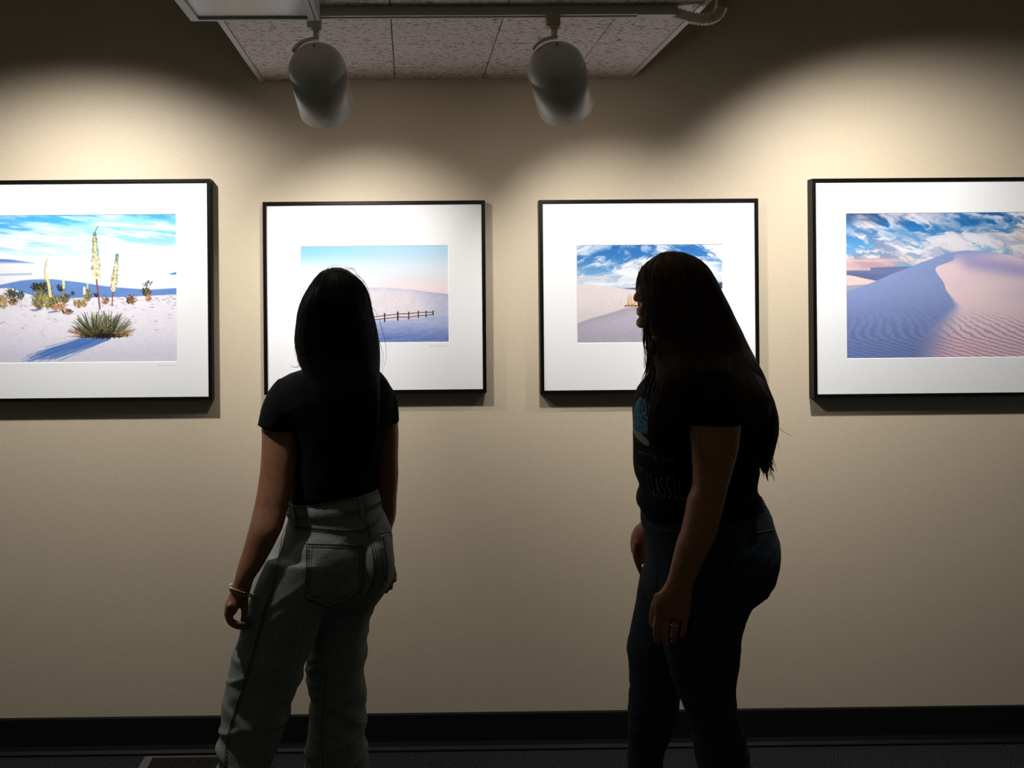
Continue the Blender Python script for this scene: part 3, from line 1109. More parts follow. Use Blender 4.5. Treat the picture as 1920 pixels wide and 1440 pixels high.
D1 = U(595, 132, TY)
D2 = U(1043, 130, TY)
D0 = Vector((-1.00, 2.60, 2.52))
D3 = Vector((1.235, 2.60, 2.51))
TC = (1.0, 0.97, 0.93)
LZ = 2.946
q1_ = place_lamp(D1, ctr(A2, -0.01), 'white dome-backed spotlight on the track, beside the fluorescent fixture', TZ - 0.0245, ad1.x)
q2_ = place_lamp(D2, ctr(A3, -0.01, -0.1), 'white dome-backed spotlight on the track, further from the fluorescent fixture', TZ - 0.0245, ad2.x, admat=m_beige)
q0_ = place_lamp(D0, ctr(A1, -0.58), 'white spotlight at the top left corner, only its rim in view', 2.9275, -1.01)
q3_ = place_lamp(D3, ctr(A4, -0.58), 'white spotlight at the top right, only its rim in view', 2.9275, 1.23)
spot(D1, q1_[1], 33, 76, 1.0, TC)
spot(D2, q2_[1], 33, 76, 1.0, TC)
spot(D0, q0_[1], 84, 121, 1.0, TC)
spot(D3, q3_[1], 84, 121, 1.0, TC)
for cx, lab in ((-1.3, 'short white ceiling track holding the far left spotlight'), (1.6, 'short white ceiling track holding the far right spotlight')):
    t_ = MB().box((cx - 0.6, TY - 0.017, 2.928), (cx + 0.6, TY + 0.017, 2.949)).build('lighting_track', m_track)
    tag(t_, lab, 'light track')

# ------------------------------------------------------------------ fluorescent wrap fixture (off)
fz = 1.58 + 0.65
f1 = 2.345
cl = empty('ceiling_light', (-0.356, f1 - 0.6, SZ))
tag(cl, 'unlit rectangular fluorescent ceiling fixture with ribbed prismatic lens', 'ceiling light')
fx0, fx1 = -0.508, -0.206
fy0 = f1 - 1.22
mb = MB()
mb.box((fx0 + 0.02, fy0 + 0.01, fz + 0.03), (fx1 - 0.01, f1 - 0.008, SZ - 0.0005))
mb.build('housing', m_alum, cl)
mb = MB()
w = 0.020
mb.box((fx0, fy0, fz), (fx0 + w, f1, fz + 0.035))
mb.box((fx1 - w * 1.3, fy0, fz), (fx1, f1, fz + 0.035))
mb.box((fx0 + w, f1 - 0.012, fz), (fx1 - w * 1.3, f1, fz + 0.035))
mb.box((fx0 + w, fy0, fz), (fx1 - w * 1.3, fy0 + 0.012, fz + 0.035))
mb.build('door_frame', m_alum, cl)
MB().box((fx0 - 0.014, fy0, fz + 0.022), (fx0 - 0.002, f1 - 0.01, fz + 0.05)).build('side_rail', m_alum, cl)
MB().box((fx0 + w, fy0 + 0.012, fz + 0.006), (fx1 - w * 1.3, f1 - 0.012, fz + 0.010)).build('lens', m_prism, cl)
MB().box((fx1 - w * 0.55, fy0, fz - 0.0008), (fx1 - w * 0.45, f1, fz + 0.001)).build('joint', m_trackd, cl)

# ------------------------------------------------------------------ floor grille
gx0 = -0.925
gx1 = -0.50
gy1 = WALL - 0.035
gy0 = gy1 - 0.75
gr = empty('floor_grille', ((gx0 + gx1) / 2, (gy0 + gy1) / 2, 0))
tag(gr, 'dark slatted metal floor grille let into the carpet against the black baseboard', 'floor grille')
mb = MB()
mb.box((gx0, gy0, 0), (gx0 + 0.03, gy1, 0.005))
mb.box((gx1 - 0.03, gy0, 0), (gx1, gy1, 0.005))
mb.box((gx0 + 0.03, gy0, 0), (gx1 - 0.03, gy0 + 0.03, 0.005))
mb.box((gx0 + 0.03, gy1 - 0.008, 0), (gx1 - 0.03, gy1, 0.005))
mb.build('border', m_gborder, gr)
mb = MB()
y = gy0 + 0.034
while y < gy1 - 0.012:
    mb.box((gx0 + 0.03, y, 0.0005), (gx1 - 0.03, y + 0.004, 0.0035))
    y += 0.010
for k in range(1, 5):
    x = gx0 + 0.03 + (gx1 - gx0 - 0.06) * k / 5
    mb.box((x - 0.0015, gy0 + 0.03, 0.0005), (x + 0.0015, gy1 - 0.01, 0.0042))
mb.build('slats', m_grille, gr)


# ------------------------------------------------------------------ people
def head_parts(mb, c, rz, s=1.0, pitch=0.0, top=0.09, nose=0.104):
    R = Matrix.Rotation(rz, 3, 'Z') @ Matrix.Rotation(pitch, 3, 'X')
    T = lambda v: Vector(c) + R @ (Vector(v) * s)
    Rs = R * s

    def E(p, r, n=20):
        mb.ell(T(p), r, n, Rs)
    E((0, -0.018, 0.012), (0.073, 0.088, top - 0.012), 28)
    # face mask
    sec = [(0.05, 0.054, 0.066), (0.03, 0.064, 0.077), (0.005, 0.066, 0.080), (-0.025, 0.063, 0.084), (-0.05, 0.056, 0.084), (-0.07, 0.049, 0.083), (-0.085, 0.040, 0.083), (-0.100, 0.030, 0.082), (-0.110, 0.018, 0.070)]
    n = 28
    V, Fc = [], []
    for z, hw, yf in sec:
        for k in range(n):
            a = 2 * math.pi * k / n
            yb = -0.045 if z > -0.06 else -0.02 + (-0.06 - z) * .6
            cy = (yf + yb) / 2
            V.append(T((hw * math.cos(a), cy + (yf - cy) * math.sin(a), z)))
    for i in range(len(sec) - 1):
        for k in range(n):
            k2 = (k + 1) % n
            Fc.append((i * n + k2, i * n + k, (i + 1) * n + k, (i + 1) * n + k2))
    Fc.append(tuple(range(n)))
    Fc.append(tuple((len(sec) - 1) * n + k for k in range(n - 1, -1, -1)))
    mb.add(V, Fc)
    mb.tube([T((0, 0.074, 0.014)), T((0, 0.083, -0.008)), T((0, nose - 0.011, -0.030))], [0.008 * s, 0.0085 * s, 0.0115 * s], 12, dome=True)
    for sx in (-1, 1):
        E((sx * 0.010, nose - 0.018, -0.035), (0.008, 0.009, 0.0065), 12)
        E((sx * 0.032, 0.066, 0.022), (0.022, 0.010, 0.006), 14)
        E((sx * 0.074, -0.008, -0.012), (0.008, 0.018, 0.031), 14)
        E((sx * 0.038, 0.062, -0.028), (0.022, 0.018, 0.018), 14)
    E((0, 0.0865, -0.060), (0.022, 0.0085, 0.0055), 16)
    E((0, 0.0860, -0.0715), (0.019, 0.0085, 0.006), 16)
    E((0, 0.082, -0.096), (0.021, 0.014, 0.015), 16)
    return T, Rs


def eyes(T, Rs, parent):
    for sx in (-1, 1):
        mb = MB()
        mb.ell(T((sx * 0.031, 0.0670, 0.004)), (0.0115, 0.0115, 0.0105), 18, Rs)
        e = mb.build('eye', m_eyew, parent, True)
        MB().ell(T((sx * 0.031, 0.0760, 0.004)), (0.0052, 0.003, 0.0052), 14, Rs).build('iris', m_iris, e, True)


def finger(mb, pts, Y, r):
    P = [U(a, b, Y + c) for a, b, c in pts]
    S = spline(P, 4)
    n = len(S)
    mb.tube(S, [r * (1 - 0.22 * i / n) + (0.0006 if i % 4 == 0 else 0) for i in range(n)], 10, dome=True)


def hair_strands(mb, lf, n, Y, z0f, z1f, r=0.0007, seed=1, out=0.001, th=(0, 2 * math.pi), wob=0.012, over=0.0):
    rd = random.Random(seed)
    zt, zb = -lf.z[0], -lf.z[-1]
    for k in range(n):
        t0 = rd.uniform(*th)
        a = zt - (zt - zb) * rd.uniform(*z0f)
        b = zt - (zt - zb) * rd.uniform(*z1f)
        ph, fr, am = rd.uniform(0, 6.28), rd.uniform(2, 6), wob * rd.uniform(.2, 1)
        pts = []
        N = 14
        for i in range(N + 1):
            z = a + (b - a) * i / N
            q = t0 + am * 3 * math.sin(ph + fr * i / N)
            p_ = lf.at(z, q, out + rd.uniform(0, .0008) + over * (i / N) ** 3)
            pts.append(p_)
        mb.tube(spline(pts, 2), r * rd.uniform(.6, 1.3), 4, cap=False)


def wisps(mb, lines, Y, r=0.0005, dY=-0.03):
    for L in lines:
        P = spline([U(x, y, Y + dY) for x, y in L], 8)
        n = len(P)
        mb.tube(P, [r * (1 - .6 * i / n) for i in range(n)], 4, cap=False)


def shoe(name, c, direction, parent, m, L=0.25):
    """c = heel ground point, direction in xy"""
    d = Vector((direction[0], direction[1], 0)).normalized()
    s = Vector((-d.y, d.x, 0))
    mb = MB()
    sec = [(0.0, 0.026, 0.055), (0.03, 0.034, 0.085), (0.07, 0.035, 0.088), (0.11, 0.037, 0.066), (0.16, 0.042, 0.050), (0.21, 0.042, 0.042), (0.245, 0.030, 0.030)]
    n = 20
    V, Fc = [], []
    for t, hw, h in sec:
        for k in range(n):
            a = 2 * math.pi * k / n
            x, z = hw * math.cos(a), 0.018 + max(0, (h - 0.018) * (0.5 + 0.5 * math.sin(a)))
            V.append(Vector(c) + d * (t * L / .25) + s * x + Vector((0, 0, z)))
    for i in range(len(sec) - 1):
        for k in range(n):
            k2 = (k + 1) % n
            Fc.append((i * n + k2, i * n + k, (i + 1) * n + k, (i + 1) * n + k2))
    Fc += [tuple(range(n)), tuple((len(sec) - 1) * n + k for k in range(n - 1, -1, -1))]
    mb.add(V, Fc)
    sh = mb.build(name, m, parent, True)
    V = []
    out = [(0.0, 0.02), (-0.006, 0.0), (0.0, -0.02)]
    pts = [(t * L / .25, hw + .004) for t, hw, h in sec]
    loop = [(t, w) for t, w in pts] + [(L * 1.01, 0)] + [(t, -w) for t, w in reversed(pts)] + [(-0.012, 0)]
    for z in (0.0, 0.024):
        for t, w in loop:
            V.append(Vector(c) + d * t + s * w + Vector((0, 0, z)))
    k = len(loop)
    Fc = [(i, (i + 1) % k, k + (i + 1) % k, k + i) for i in range(k)] + [tuple(range(k - 1, -1, -1)), tuple(range(k, 2 * k))]
    mesh('sole', V, Fc, m_sole, sh)
    return sh


def folds(amp, fx, fz, seed=0.0, ridge=0.0):
    def f(p):
        q = Vector((p.x * fx + seed, p.y * fx, (p.z + 0.35 * p.x) * fz))
        v = mn.noise(q) + 0.5 * mn.noise(q * 2.1)
        if ridge:
            w = 1 - abs(mn.noise(Vector((p.x * fx * .7 + 9, p.y * fx * .7, (p.z - 0.5 * p.x) * fz * 1.3 + seed))))
            v += ridge * (w ** 6 - .3)
        return v * amp
    return f


# ============ person looking at the fence photograph
Y1 = 2.79
g1 = U(560, 1612, Y1)
p1 = empty('person', (g1.x, Y1, 0))
tag(p1, 'person seen from behind in short black top and baggy pale grey jeans, dark straight hair', 'person')
legL = [(1040, 500, 640, .24, -.05), (1098, 474, 628, .23, -.07), (1142, 460, 612, .21, -.08), (1182, 450, 597, .205, -.08), (1214, 440, 586, .20, -.08), (1251, 430, 572, .195, -.08), (1295, 420, 556, .18, -.08), (1343, 414, 538, .165, -.08), (1372, 410, 528, .16, -.08), (1400, 406, 518, .155, -.08), (1440, 408, 512, .15, -.08), (1500, 412, 508, .145, -.07), (1625, 412, 506, .145, -.06)]
legR = [(1040, 590, 737, .24, .0), (1085, 592, 737, .23, .02), (1108, 588, 723, .22, .03), (1138, 585, 703, .20, .04), (1174, 580, 692, .18, .05), (1214, 577, 688, .17, .05), (1247, 576, 684, .165, .05), (1295, 581, 684, .16, .05), (1320, 584, 684, .16, .05), (1355, 581, 687, .155, .05), (1400, 575, 688, .15, .05), (1440, 574, 691, .15, .05), (1500, 574, 692, .145, .05), (1570, 576, 692, .145, .05)]
pelv = [(929, 542, 707, .20, 0, -24), (942, 541, 711, .205, 0, -22), (965, 540, 717, .215, 0, -18), (980, 534, 726, .225, 0, -12), (997, 528, 734, .23, 0, -8), (1030, 508, 737.5, .245, 0, 0), (1060, 494, 739, .25, -.01, 0), (1085, 482, 737, .25, -.02), (1108, 474, 724, .23, -.02), (1130, 480, 706, .18, -.02), (1150, 500, 690, .10, -.02)]
mb = MB()
Lp = Loft(pelv, Y1).add(mb)
Loft(legL, Y1).add(mb)
Loft(legR, Y1).add(mb)
mb.ell(U(610, 1062, Y1 - .085), (.10, .075, .10))
mb.ell(U(708, 1050, Y1 - .06), (.042, .072, .085))


def jean_fold(p):
    f1 = folds(0.0048, 5, 14, 3.0, 1.2)(p)
    k = 0.35 + 0.65 * max(0, min(1, (0.82 - p.z) / 0.2))
    low = max(0, min(1, (0.55 - p.z) / 0.2))
    f2 = 0.0062 * low * (1 - abs(mn.noise(Vector((p.x * 4, p.y * 4, p.z * 16 + p.x * 9)))) * 2.2)
    return f1 * k + f2


jeans1 = remesh(mb, 'jeans', m_jean1, p1, 0.006, 6, jean_fold)
B1 = bvh_of(jeans1)
# waistband, belt loops, pockets, seams
mb = MB()
wb = Loft([(r[0], r[1] - 1.5, r[2] + 1.5, r[3] + .004, r[4], r[5]) for r in pelv[:3]], Y1)
zt, zb = -wb.z[0] + 0.001, -wb.z[0] - 0.040
V, Fc = [], []
n = 64
for (z, o) in ((zt, -.004), (zt, .0012), (zb + .003, .0012), (zb, .0002), (zb, -.004)):
    for k in range(n):
        V.append(wb.at(min(z, -wb.z[0]), 2 * math.pi * k / n, o) + Vector((0, 0, max(0, z + wb.z[0]))))
for i in range(4):
    for k in range(n):
        k2 = (k + 1) % n
        Fc.append((i * n + k2, i * n + k, (i + 1) * n + k, (i + 1) * n + k2))
mesh('waistband', V, Fc, m_jean1, jeans1, True)
mbw = MB()
for dz in (0.004, 0.036):
    ring = [wb.at(zt - dz, 2 * math.pi * k / n, .0012) for k in range(n + 1)]
    mbw.tube(ring, .0011, 5)
for k in range(n * 2):
    a = math.pi + math.pi * k / (n * 2)
    mbw.tube([wb.at(zt - .034, a, .0013), wb.at(zt - .030, a, .0013)], .0006, 4)
mbw.build('waistband_stitching', m_seam1, jeans1)
for quad in (((546, 942), (553, 942), (560, 985), (550, 986)), ((669, 926), (680, 927), (684, 975), (675, 972))):
    mb = MB()
    V = []
    # strap stands 4 mm proud of the band
    patch(B1, quad, mb, 0.0065, 8)
    mb.build('belt_loop', m_jean1, jeans1)
PK1 = [(576, 1021), (680.5, 1022), (679, 1100), (571, 1118)]
PK1b = [(571, 1118), (679, 1100), (650, 1128), (612, 1137)]
mb = MB()
patch(B1, PK1, mb, .0028, 16)
patch(B1, PK1b, mb, .0028, 10)
pk = mb.build('back_pocket', m_jean1, jeans1)
PKR = [(711, 1003), (731, 998), (736, 1084), (722, 1088)]
mb = MB()
patch(B1, PKR, mb, .0035, 10)
pk2 = mb.build('back_pocket', m_jean1, jeans1)
mb = MB()
R1 = .0007


def off2(pts, dx, dy):
    return [(a + dx, b + dy) for a, b in pts]


out = [(576, 1021), (628, 1022.5), (680.5, 1022)]
seam(B1, out, mb, .0016, .0032)
seam(B1, off2(out, 0, 6), mb, R1, .0032)
le = [(576, 1021), (574, 1070), (571, 1118), (590, 1128), (612, 1137), (632, 1133), (655, 1123), (679, 1100), (680, 1060), (680.5, 1022)]
seam(B1, le, mb, .0015, .0028)
le2 = [(586, 1029), (583, 1070), (581, 1112), (596, 1120), (613, 1128), (630, 1124), (651, 1114), (671, 1097), (672, 1060), (672.5, 1029)]
seam(B1, le2, mb, R1, .0032)
rd = random.Random(1)
for i in range(34):
    x = 580 + i * 2.95
    seam(B1, [(x, 1022.5), (x + rd.uniform(-1, 1), 1027.5)], mb, .0009, .0032, 2)
for i in range(26):
    yy = 1032 + i * 3.2
    seam(B1, [(575.5 - i * .13, yy), (582.5 - i * .13, yy + rd.uniform(-1, 1))], mb, .0009, .0032, 2)
    seam(B1, [(673, yy), (679, yy)], mb, .0007, .0032, 2)
mb.build('pocket_stitching', m_seam1, pk)
mb = MB()
seam(B1, [(716, 1005), (721, 1030), (724, 1060), (723, 1088)], mb, .0018, .0036)
seam(B1, [(711, 1003), (731, 998)], mb, .0012, .0036)
seam(B1, [(713, 1009), (732, 1004)], mb, R1, .0036)
mb.build('pocket_stitching', m_seam1, pk2)
rv = onto(B1, 714, 1008, .005)
MB().ell(rv, (.004, .003, .004), 12).build('rivet', m_silver, jeans1, True)
mb = MB()
yoke = [(553, 987), (600, 992), (650, 995), (686, 993)]
yoke2 = [(688, 992), (700, 982), (712, 970)]
for dy, rr in ((0, .0014), (5, R1)):
    seam(B1, off2(yoke, 0, dy), mb, rr, .0008)
    seam(B1, off2(yoke2, 0, dy), mb, rr, .0008)
for i in range(44):
    x = 556 + i * 3
    yy = 987.5 + 7 * math.sin((x - 553) / 133 * 1.7)
    seam(B1, [(x, yy), (x, yy + 4.5)], mb, .0007, .0008, 2)
for lx in ((546, 942, 550, 986), (553, 942, 560, 985), (669, 926, 675, 972), (680.5, 926, 684, 975)):
    seam(B1, [(lx[0], lx[1] + 2), ((lx[0] + lx[2]) / 2, (lx[1] + lx[3]) / 2), (lx[2], lx[3])], mb, .0011, .006)
cs = [(684, 978), (690, 998), (696, 1020), (701, 1048), (702, 1080), (694, 1105), (680, 1130)]
seam(B1, cs, mb, .0016, .0008)
seam(B1, off2(cs[:5], 5, 0), mb, R1, .0008)
side = [(529, 1010), (520, 1060), (512, 1100), (497, 1142), (484, 1190), (470, 1240), (455, 1290), (440, 1335), (428, 1380), (422, 1440), (424, 1600)]
seam(B1, side, mb, .0014, .0006)
seam(B1, off2(side, 4, 0), mb, .0006, .0006)
for i in range(70):
    t = i / 70 * (len(side) - 2)
    a, b = side[int(t)], side[int(t) + 1]
    f_ = t - int(t)
    x, yy = a[0] + (b[0] - a[0]) * f_, a[1] + (b[1] - a[1]) * f_
    if yy > 1090:
        seam(B1, [(x - 1, yy), (x + 2.5, yy + 2)], mb, .0011, .0006, 2)
seam(B1, [(612, 1260), (608, 1310), (603, 1360), (606, 1440), (610, 1560)], mb, .0012, .0006)
mb.build('seam_stitching', m_seam1, jeans1)

# top
mb = MB()
tors = [(684, 600, 684, .12, 0), (690, 578, 700, .135, 0), (698, 550, 713, .15, 0), (708, 528, 722, .175, 0), (722, 516, 731, .20, 0), (745, 514, 737, .22, 0), (775, 524, 738, .235, 0), (800, 540, 732, .235, 0), (850, 551, 712, .22, 0), (896, 548.5, 705, .215, 0), (915, 544, 706, .216, 0, -18), (927, 541, 706, .216, 0, -25)]
Loft(tors, Y1).add(mb)
P = [U(548, 722, Y1 - .01), U(536, 745, Y1 - .015), U(529, 772, Y1 - .02), U(524, 803, Y1 - .02)]
mb.tube(spline(P, 5), [.042 + .0195 * min(1, i / 10) for i in range(16)], 24)
P = [U(700, 726, Y1 + .01), U(716, 748, Y1 + .01), U(720, 770, Y1 + .01), U(722, 795, Y1 + .01)]
mb.tube(spline(P, 5), [.040 - .0 * i for i in range(16)], 24)
shirt1 = remesh(mb, 'short_sleeved_top', m_shirt1, p1, 0.0055, 3, folds(0.003, 7, 7, 1.0, .8))

# body
mb = MB()
Loft([(690, 590, 695, .12, 0), (708, 536, 714, .15, 0), (725, 522, 724, .18, 0), (775, 534, 728, .2, 0), (850, 560, 705, .19, 0), (900, 557, 697, .185, 0), (940, 550, 702, .18, 0), (1000, 540, 720, .2, 0), (1060, 510, 730, .22, 0), (1110, 500, 715, .18, 0)], Y1).add(mb)
mb.tube([U(634, 735, Y1), U(634, 690, Y1), U(633, 640, Y1 + .01)], [.062, .056, .055], 20, dome=True)
hc = U(632, 578, Y1 + .008)
T1, R1s = head_parts(mb, hc, math.radians(12), 0.98)
armL = [(735, 515, 566, .09, -.01), (797, 491, 564, .09, -.02), (817, 491, 562, .088, -.03), (855, 490, 558, .085, -.05), (896, 486, 552, .083, -.07), (930, 480.5, 545, .08, -.09), (949, 476.5, 541, .08, -.10), (977, 470, 534, .078, -.12), (993, 466, 529, .076, -.13), (1029, 456, 511, .068, -.14), (1061, 446, 493, .060, -.15), (1085, 440, 477, .052, -.155), (1100, 436, 472, .048, -.155), (1112, 431, 468, .042, -.155), (1130, 423, 455, .055, -.155), (1143, 421, 446, .065, -.155), (1150, 421, 444, .066, -.155)]
Loft(armL, Y1).add(mb, 28, .008)
armR = [(735, 695, 738, .09, .01), (800, 700, 747, .085, .02), (860, 700, 746.5, .08, .03), (892, 701, 747, .08, .04), (932, 703, 744, .078, .06), (969, 709, 742, .07, .09), (993, 712, 735, .06, .11), (1030, 712, 734, .05, .12), (1055, 712, 735, .04, .12), (1075, 714, 736, .03, .12)]
Loft(armR, Y1).add(mb, 24, .008)
Ya = Y1 - .155
# left hand: knuckles to the left, fingers curling to the right
for i, (dy, dk, sh) in enumerate(((.030, 0, 0), (.010, 2, 2), (-.010, 1, 1), (-.028, -4, -4))):
    finger(mb, [(429, 1136, dy), (427, 1152 + dk, dy), (433, 1166 + dk, dy), (446, 1173 + dk, dy), (461 + sh, 1174 + dk, dy)], Ya, .0090 if i < 3 else .0078)
finger(mb, [(456, 1102, .012), (459, 1122, .012), (459, 1143, .01), (457, 1162, .008)], Ya, .0110)
# right hand fingertips beyond the hip
for i, (a, b) in enumerate((((736, 1062), (740, 1092)), ((731, 1068), (733, 1106)), ((724, 1070), (724, 1113)), ((716, 1065), (715, 1110)))):
    finger(mb, [(a[0], a[1], .115), ((a[0] + b[0]) / 2 + 1.5, (a[1] + b[1]) / 2, .10), (b[0], b[1] - 4, .085)], Y1, .0082)
Loft([(1090, 520, 600, .15, -.07), (1200, 480, 560, .13, -.08), (1343, 440, 512, .1, -.08), (1500, 430, 490, .09, -.07), (1600, 440, 480, .07, -.06)], Y1).add(mb, 20)
Loft([(1090, 610, 700, .15, .03), (1200, 600, 670, .13, .05), (1340, 600, 665, .1, .05), (1460, 600, 668, .09, .05), (1575, 615, 655, .07, .05)], Y1).add(mb, 20)
body1 = remesh(mb, 'body', m_skin1, p1, 0.0038, 3)
eyes(T1, R1s, p1)
# hair
mb = MB()
hr = [(501.5, 625, 637, .02, 0), (503.5, 616, 645, .06, 0), (508, 605, 653, .10, 0), (519, 593, 668, .14, 0), (530, 585.5, 679, .165, 0), (547, 574.5, 689, .19, 0), (565, 565.5, 694, .20, -.004), (586, 559, 698, .20, -.006), (611, 556, 704.5, .20, -.008), (636, 553.5, 709, .195, -.012), (655, 556, 711, .185, -.02), (674, 560, 711.5, .165, -.035), (690, 566, 711, .14, -.055), (712, 580, 711, .10, -.085), (740, 592, 711, .07, -.115), (780, 606, 710, .05, -.128), (820, 622, 706, .04, -.130), (850, 645, 695, .02, -.130)]
Lh = Loft(hr, Y1)
Lh.add(mb, 48, .008)
hb = remesh(mb, 'tmp_hair', m_hair1, None, 0.005, 3, lambda p: 0.0018 * mn.noise(Vector((p.x * 90, p.y * 90, p.z * 3))))
mb = MB()
mb.add([v.co.copy() for v in hb.data.vertices], [tuple(p.vertices) for p in hb.data.polygons])
bpy.data.objects.remove(hb)
hair_strands(mb, Lh, 900, Y1, (0.0, .3), (.62, 1.0), .0008, 3, .0004)
wisps(mb, [[(650, 508), (659, 503), (665, 507), (668, 517)], [(640, 504), (655, 502), (666, 509), (669, 521)], [(612, 504), (625, 498), (640, 499)], [(668, 516), (684, 529), (690, 545)],
           [(696, 575), (704, 583), (708, 594)], [(561, 665), (557, 676), (563, 688)], [(563, 676), (558, 687), (546, 688)], [(565, 684), (555, 689), (545, 685)], [(554, 640), (553, 660), (561, 683)],
           [(711, 600), (722, 640), (724, 670), (716, 700)], [(711, 640), (718, 665), (716, 690)], [(556, 650), (558, 668), (566, 686)], [(670, 514), (690, 540), (697, 570)]], Y1, .00065, .0)
hair1 = mb.build('hair', m_hair1, p1, True)
# bracelet: chain of round links with a bright charm and a hanging tag
Yw = Y1 - .155
wc = (U(454, 1109, Yw))
mb = MB()
N = 30
for i in range(N):
    a = 2 * math.pi * i / N
    c = wc + Vector((.031 * math.cos(a), .027 * math.sin(a), -.010 * math.cos(a) + .008 * math.sin(a) * -1))
    mb.ell(c, (.0036, .0036, .0028), 8)
    mb.ell(c + Vector((0, -.001, -.007 - .002 * math.sin(a * 3))), (.0024, .0024, .0030), 8)
br = mb.build('bracelet', m_gold, p1, True)
MB().ell(U(433.5, 1099, Yw), (.0055, .004, .0075), 14).build('charm', m_charm, br, True)
MB().tube([U(441, 1120, Yw - .02), U(442, 1130, Yw - .03), U(440.5, 1137, Yw - .032)], .0011, 6).build('tail', m_gold, br)
shoe('shoe', (g1.x - .13, Y1 - .16, 0), (-.45, 1), p1, m_shoe)
shoe('shoe', (g1.x + .135, Y1 - .02, 0), (-.30, 1), p1, m_shoe)

# ============ person turned left in front of the right pictures
Y2 = 2.65
g2 = U(1300, 1659, Y2)
p2 = empty('person', (g2.x, Y2, 0))
tag(p2, 'person in profile with very long brown hair, black printed T-shirt and dark slim jeans', 'person')
near = [(1040, 1240, 1452, .20, -.06), (1080, 1236, 1444, .20, -.07), (1106, 1234, 1426, .20, -.08), (1124, 1234, 1415, .195, -.085), (1142, 1236, 1402, .19, -.09), (1160, 1237, 1394, .185, -.09), (1194, 1241, 1388, .18, -.09), (1243, 1253, 1384, .165, -.09), (1295, 1269, 1378, .15, -.09), (1323, 1282, 1378, .145, -.09), (1351, 1293, 1385, .14, -.09), (1372, 1299, 1392, .138, -.09), (1396, 1303, 1399, .135, -.09), (1424, 1306, 1404, .13, -.09), (1440, 1309, 1405, .125, -.09), (1500, 1320, 1404, .11, -.09), (1580, 1338, 1396, .095, -.09), (1660, 1345, 1390, .09, -.09), (1705, 1346, 1390, .088, -.09)]
far = [(1040, 1216, 1380, .20, .06), (1086, 1203, 1350, .19, .08), (1110, 1196.5, 1340, .185, .09), (1154, 1188.5, 1322, .175, .09), (1194, 1180.5, 1306, .165, .09), (1218, 1177, 1297, .16, .09), (1247, 1179.5, 1287, .15, .09), (1283, 1182, 1277, .14, .09), (1303, 1181, 1272, .135, .09), (1335, 1179.5, 1269, .13, .09), (1375, 1178, 1257, .125, .09), (1400, 1178, 1247, .12, .09), (1440, 1178, 1240, .115, .09), (1500, 1180, 1232, .1, .09), (1570, 1184, 1226, .09, .09), (1612, 1185, 1226, .088, .09)]
pel2 = [(938, 1206, 1422, .30, 0, -24), (955, 1206, 1431, .31, 0, -20), (977, 1207, 1442, .33, 0, -12), (997, 1211, 1449.5, .34, 0), (1015, 1214, 1453, .35, 0), (1033, 1217, 1455, .355, 0), (1057, 1214, 1452, .355, 0), (1080, 1210, 1444, .35, 0), (1098, 1210, 1434, .33, 0), (1116, 1215, 1420, .28, 0), (1135, 1225, 1400, .2, 0)]
mb = MB()
Loft(pel2, Y2).add(mb)
Loft(near, Y2).add(mb)
Loft(far, Y2).add(mb)


def jf2(p):
    v = folds(0.0022, 5, 12, 8.0, 1.0)(p)
    low = max(0, min(1, 1 - abs(p.z - 0.44) / 0.10))
    v += 0.0035 * low * (1 - abs(mn.noise(Vector((p.x * 5, p.y * 5, p.z * 34 + p.x * 6)))) * 2.4)
    hip = max(0, min(1, 1 - abs(p.z - 0.80) / 0.06))
    v += 0.003 * hip * (1 - abs(mn.noise(Vector((p.x * 6 + 4, p.y * 6, p.z * 40)))) * 2.4) * (1 if p.x > .8 else .3)
    return v


jeans2 = remesh(mb, 'jeans', m_jean2, p2, 0.006, 5, jf2)
B2 = bvh_of(jeans2)
mb = MB()
patch(B2, [(1365, 995), (1447, 995), (1440, 1075), (1374, 1092)], mb, .003, 14)
pkb = mb.build('back_pocket', m_jean2, jeans2)
mb = MB()
seam(B2, [(1362, 994), (1380, 997), (1405, 999), (1427, 998), (1448, 993)], mb, .0016, .0036)
seam(B2, [(1365, 997), (1370, 1030), (1374, 1065), (1374, 1092), (1400, 1096), (1428, 1088)], mb, .0010, .003)
mb.build('pocket_stitching', m_seam2, pkb)
mb = MB()
seam(B2, [(1212, 975), (1225, 988), (1245, 994), (1270, 996), (1285, 994)], mb, .0011, .0008)
for dy in (0, 6):
    seam(B2, [(1352, 968 + dy), (1380, 966 + dy), (1410, 962 + dy), (1436, 957 + dy)], mb, .0008, .0008)
seam(B2, [(1300, 1120), (1304, 1180), (1308, 1240), (1316, 1290), (1324, 1340), (1330, 1400), (1338, 1440)], mb, .0009, .0008)
seam(B2, [(1227, 1030), (1231, 1060), (1230, 1090), (1228, 1120)], mb, .0010, .0008)
mb.build('seam_stitching', m_seam2, jeans2)
# phone in the back pocket
a = onto(B2, 1397, 1000, .0)
ph = MB()
xa, xb = U(1374, 985, a.y), U(1419, 985, a.y)
V = []
poly = [(1376, 1010), (1374, 984), (1378, 980), (1410, 972), (1415, 972), (1418, 976), (1421, 1010)]
outp = []
for (x, y_) in poly:
    outp.append(U(x, y_, a.y - .001))
V = outp + [v + Vector((0.0, .007, 0)) for v in outp]
k = len(poly)
Fc = [tuple(range(k - 1, -1, -1)), tuple(range(k, 2 * k))] + [(i, (i + 1) % k, k + (i + 1) % k, k + i) for i in range(k)]
po = mesh('phone', V, Fc, m_phone)
tag(po, 'dark phone sticking out of the back pocket of the dark jeans', 'phone')

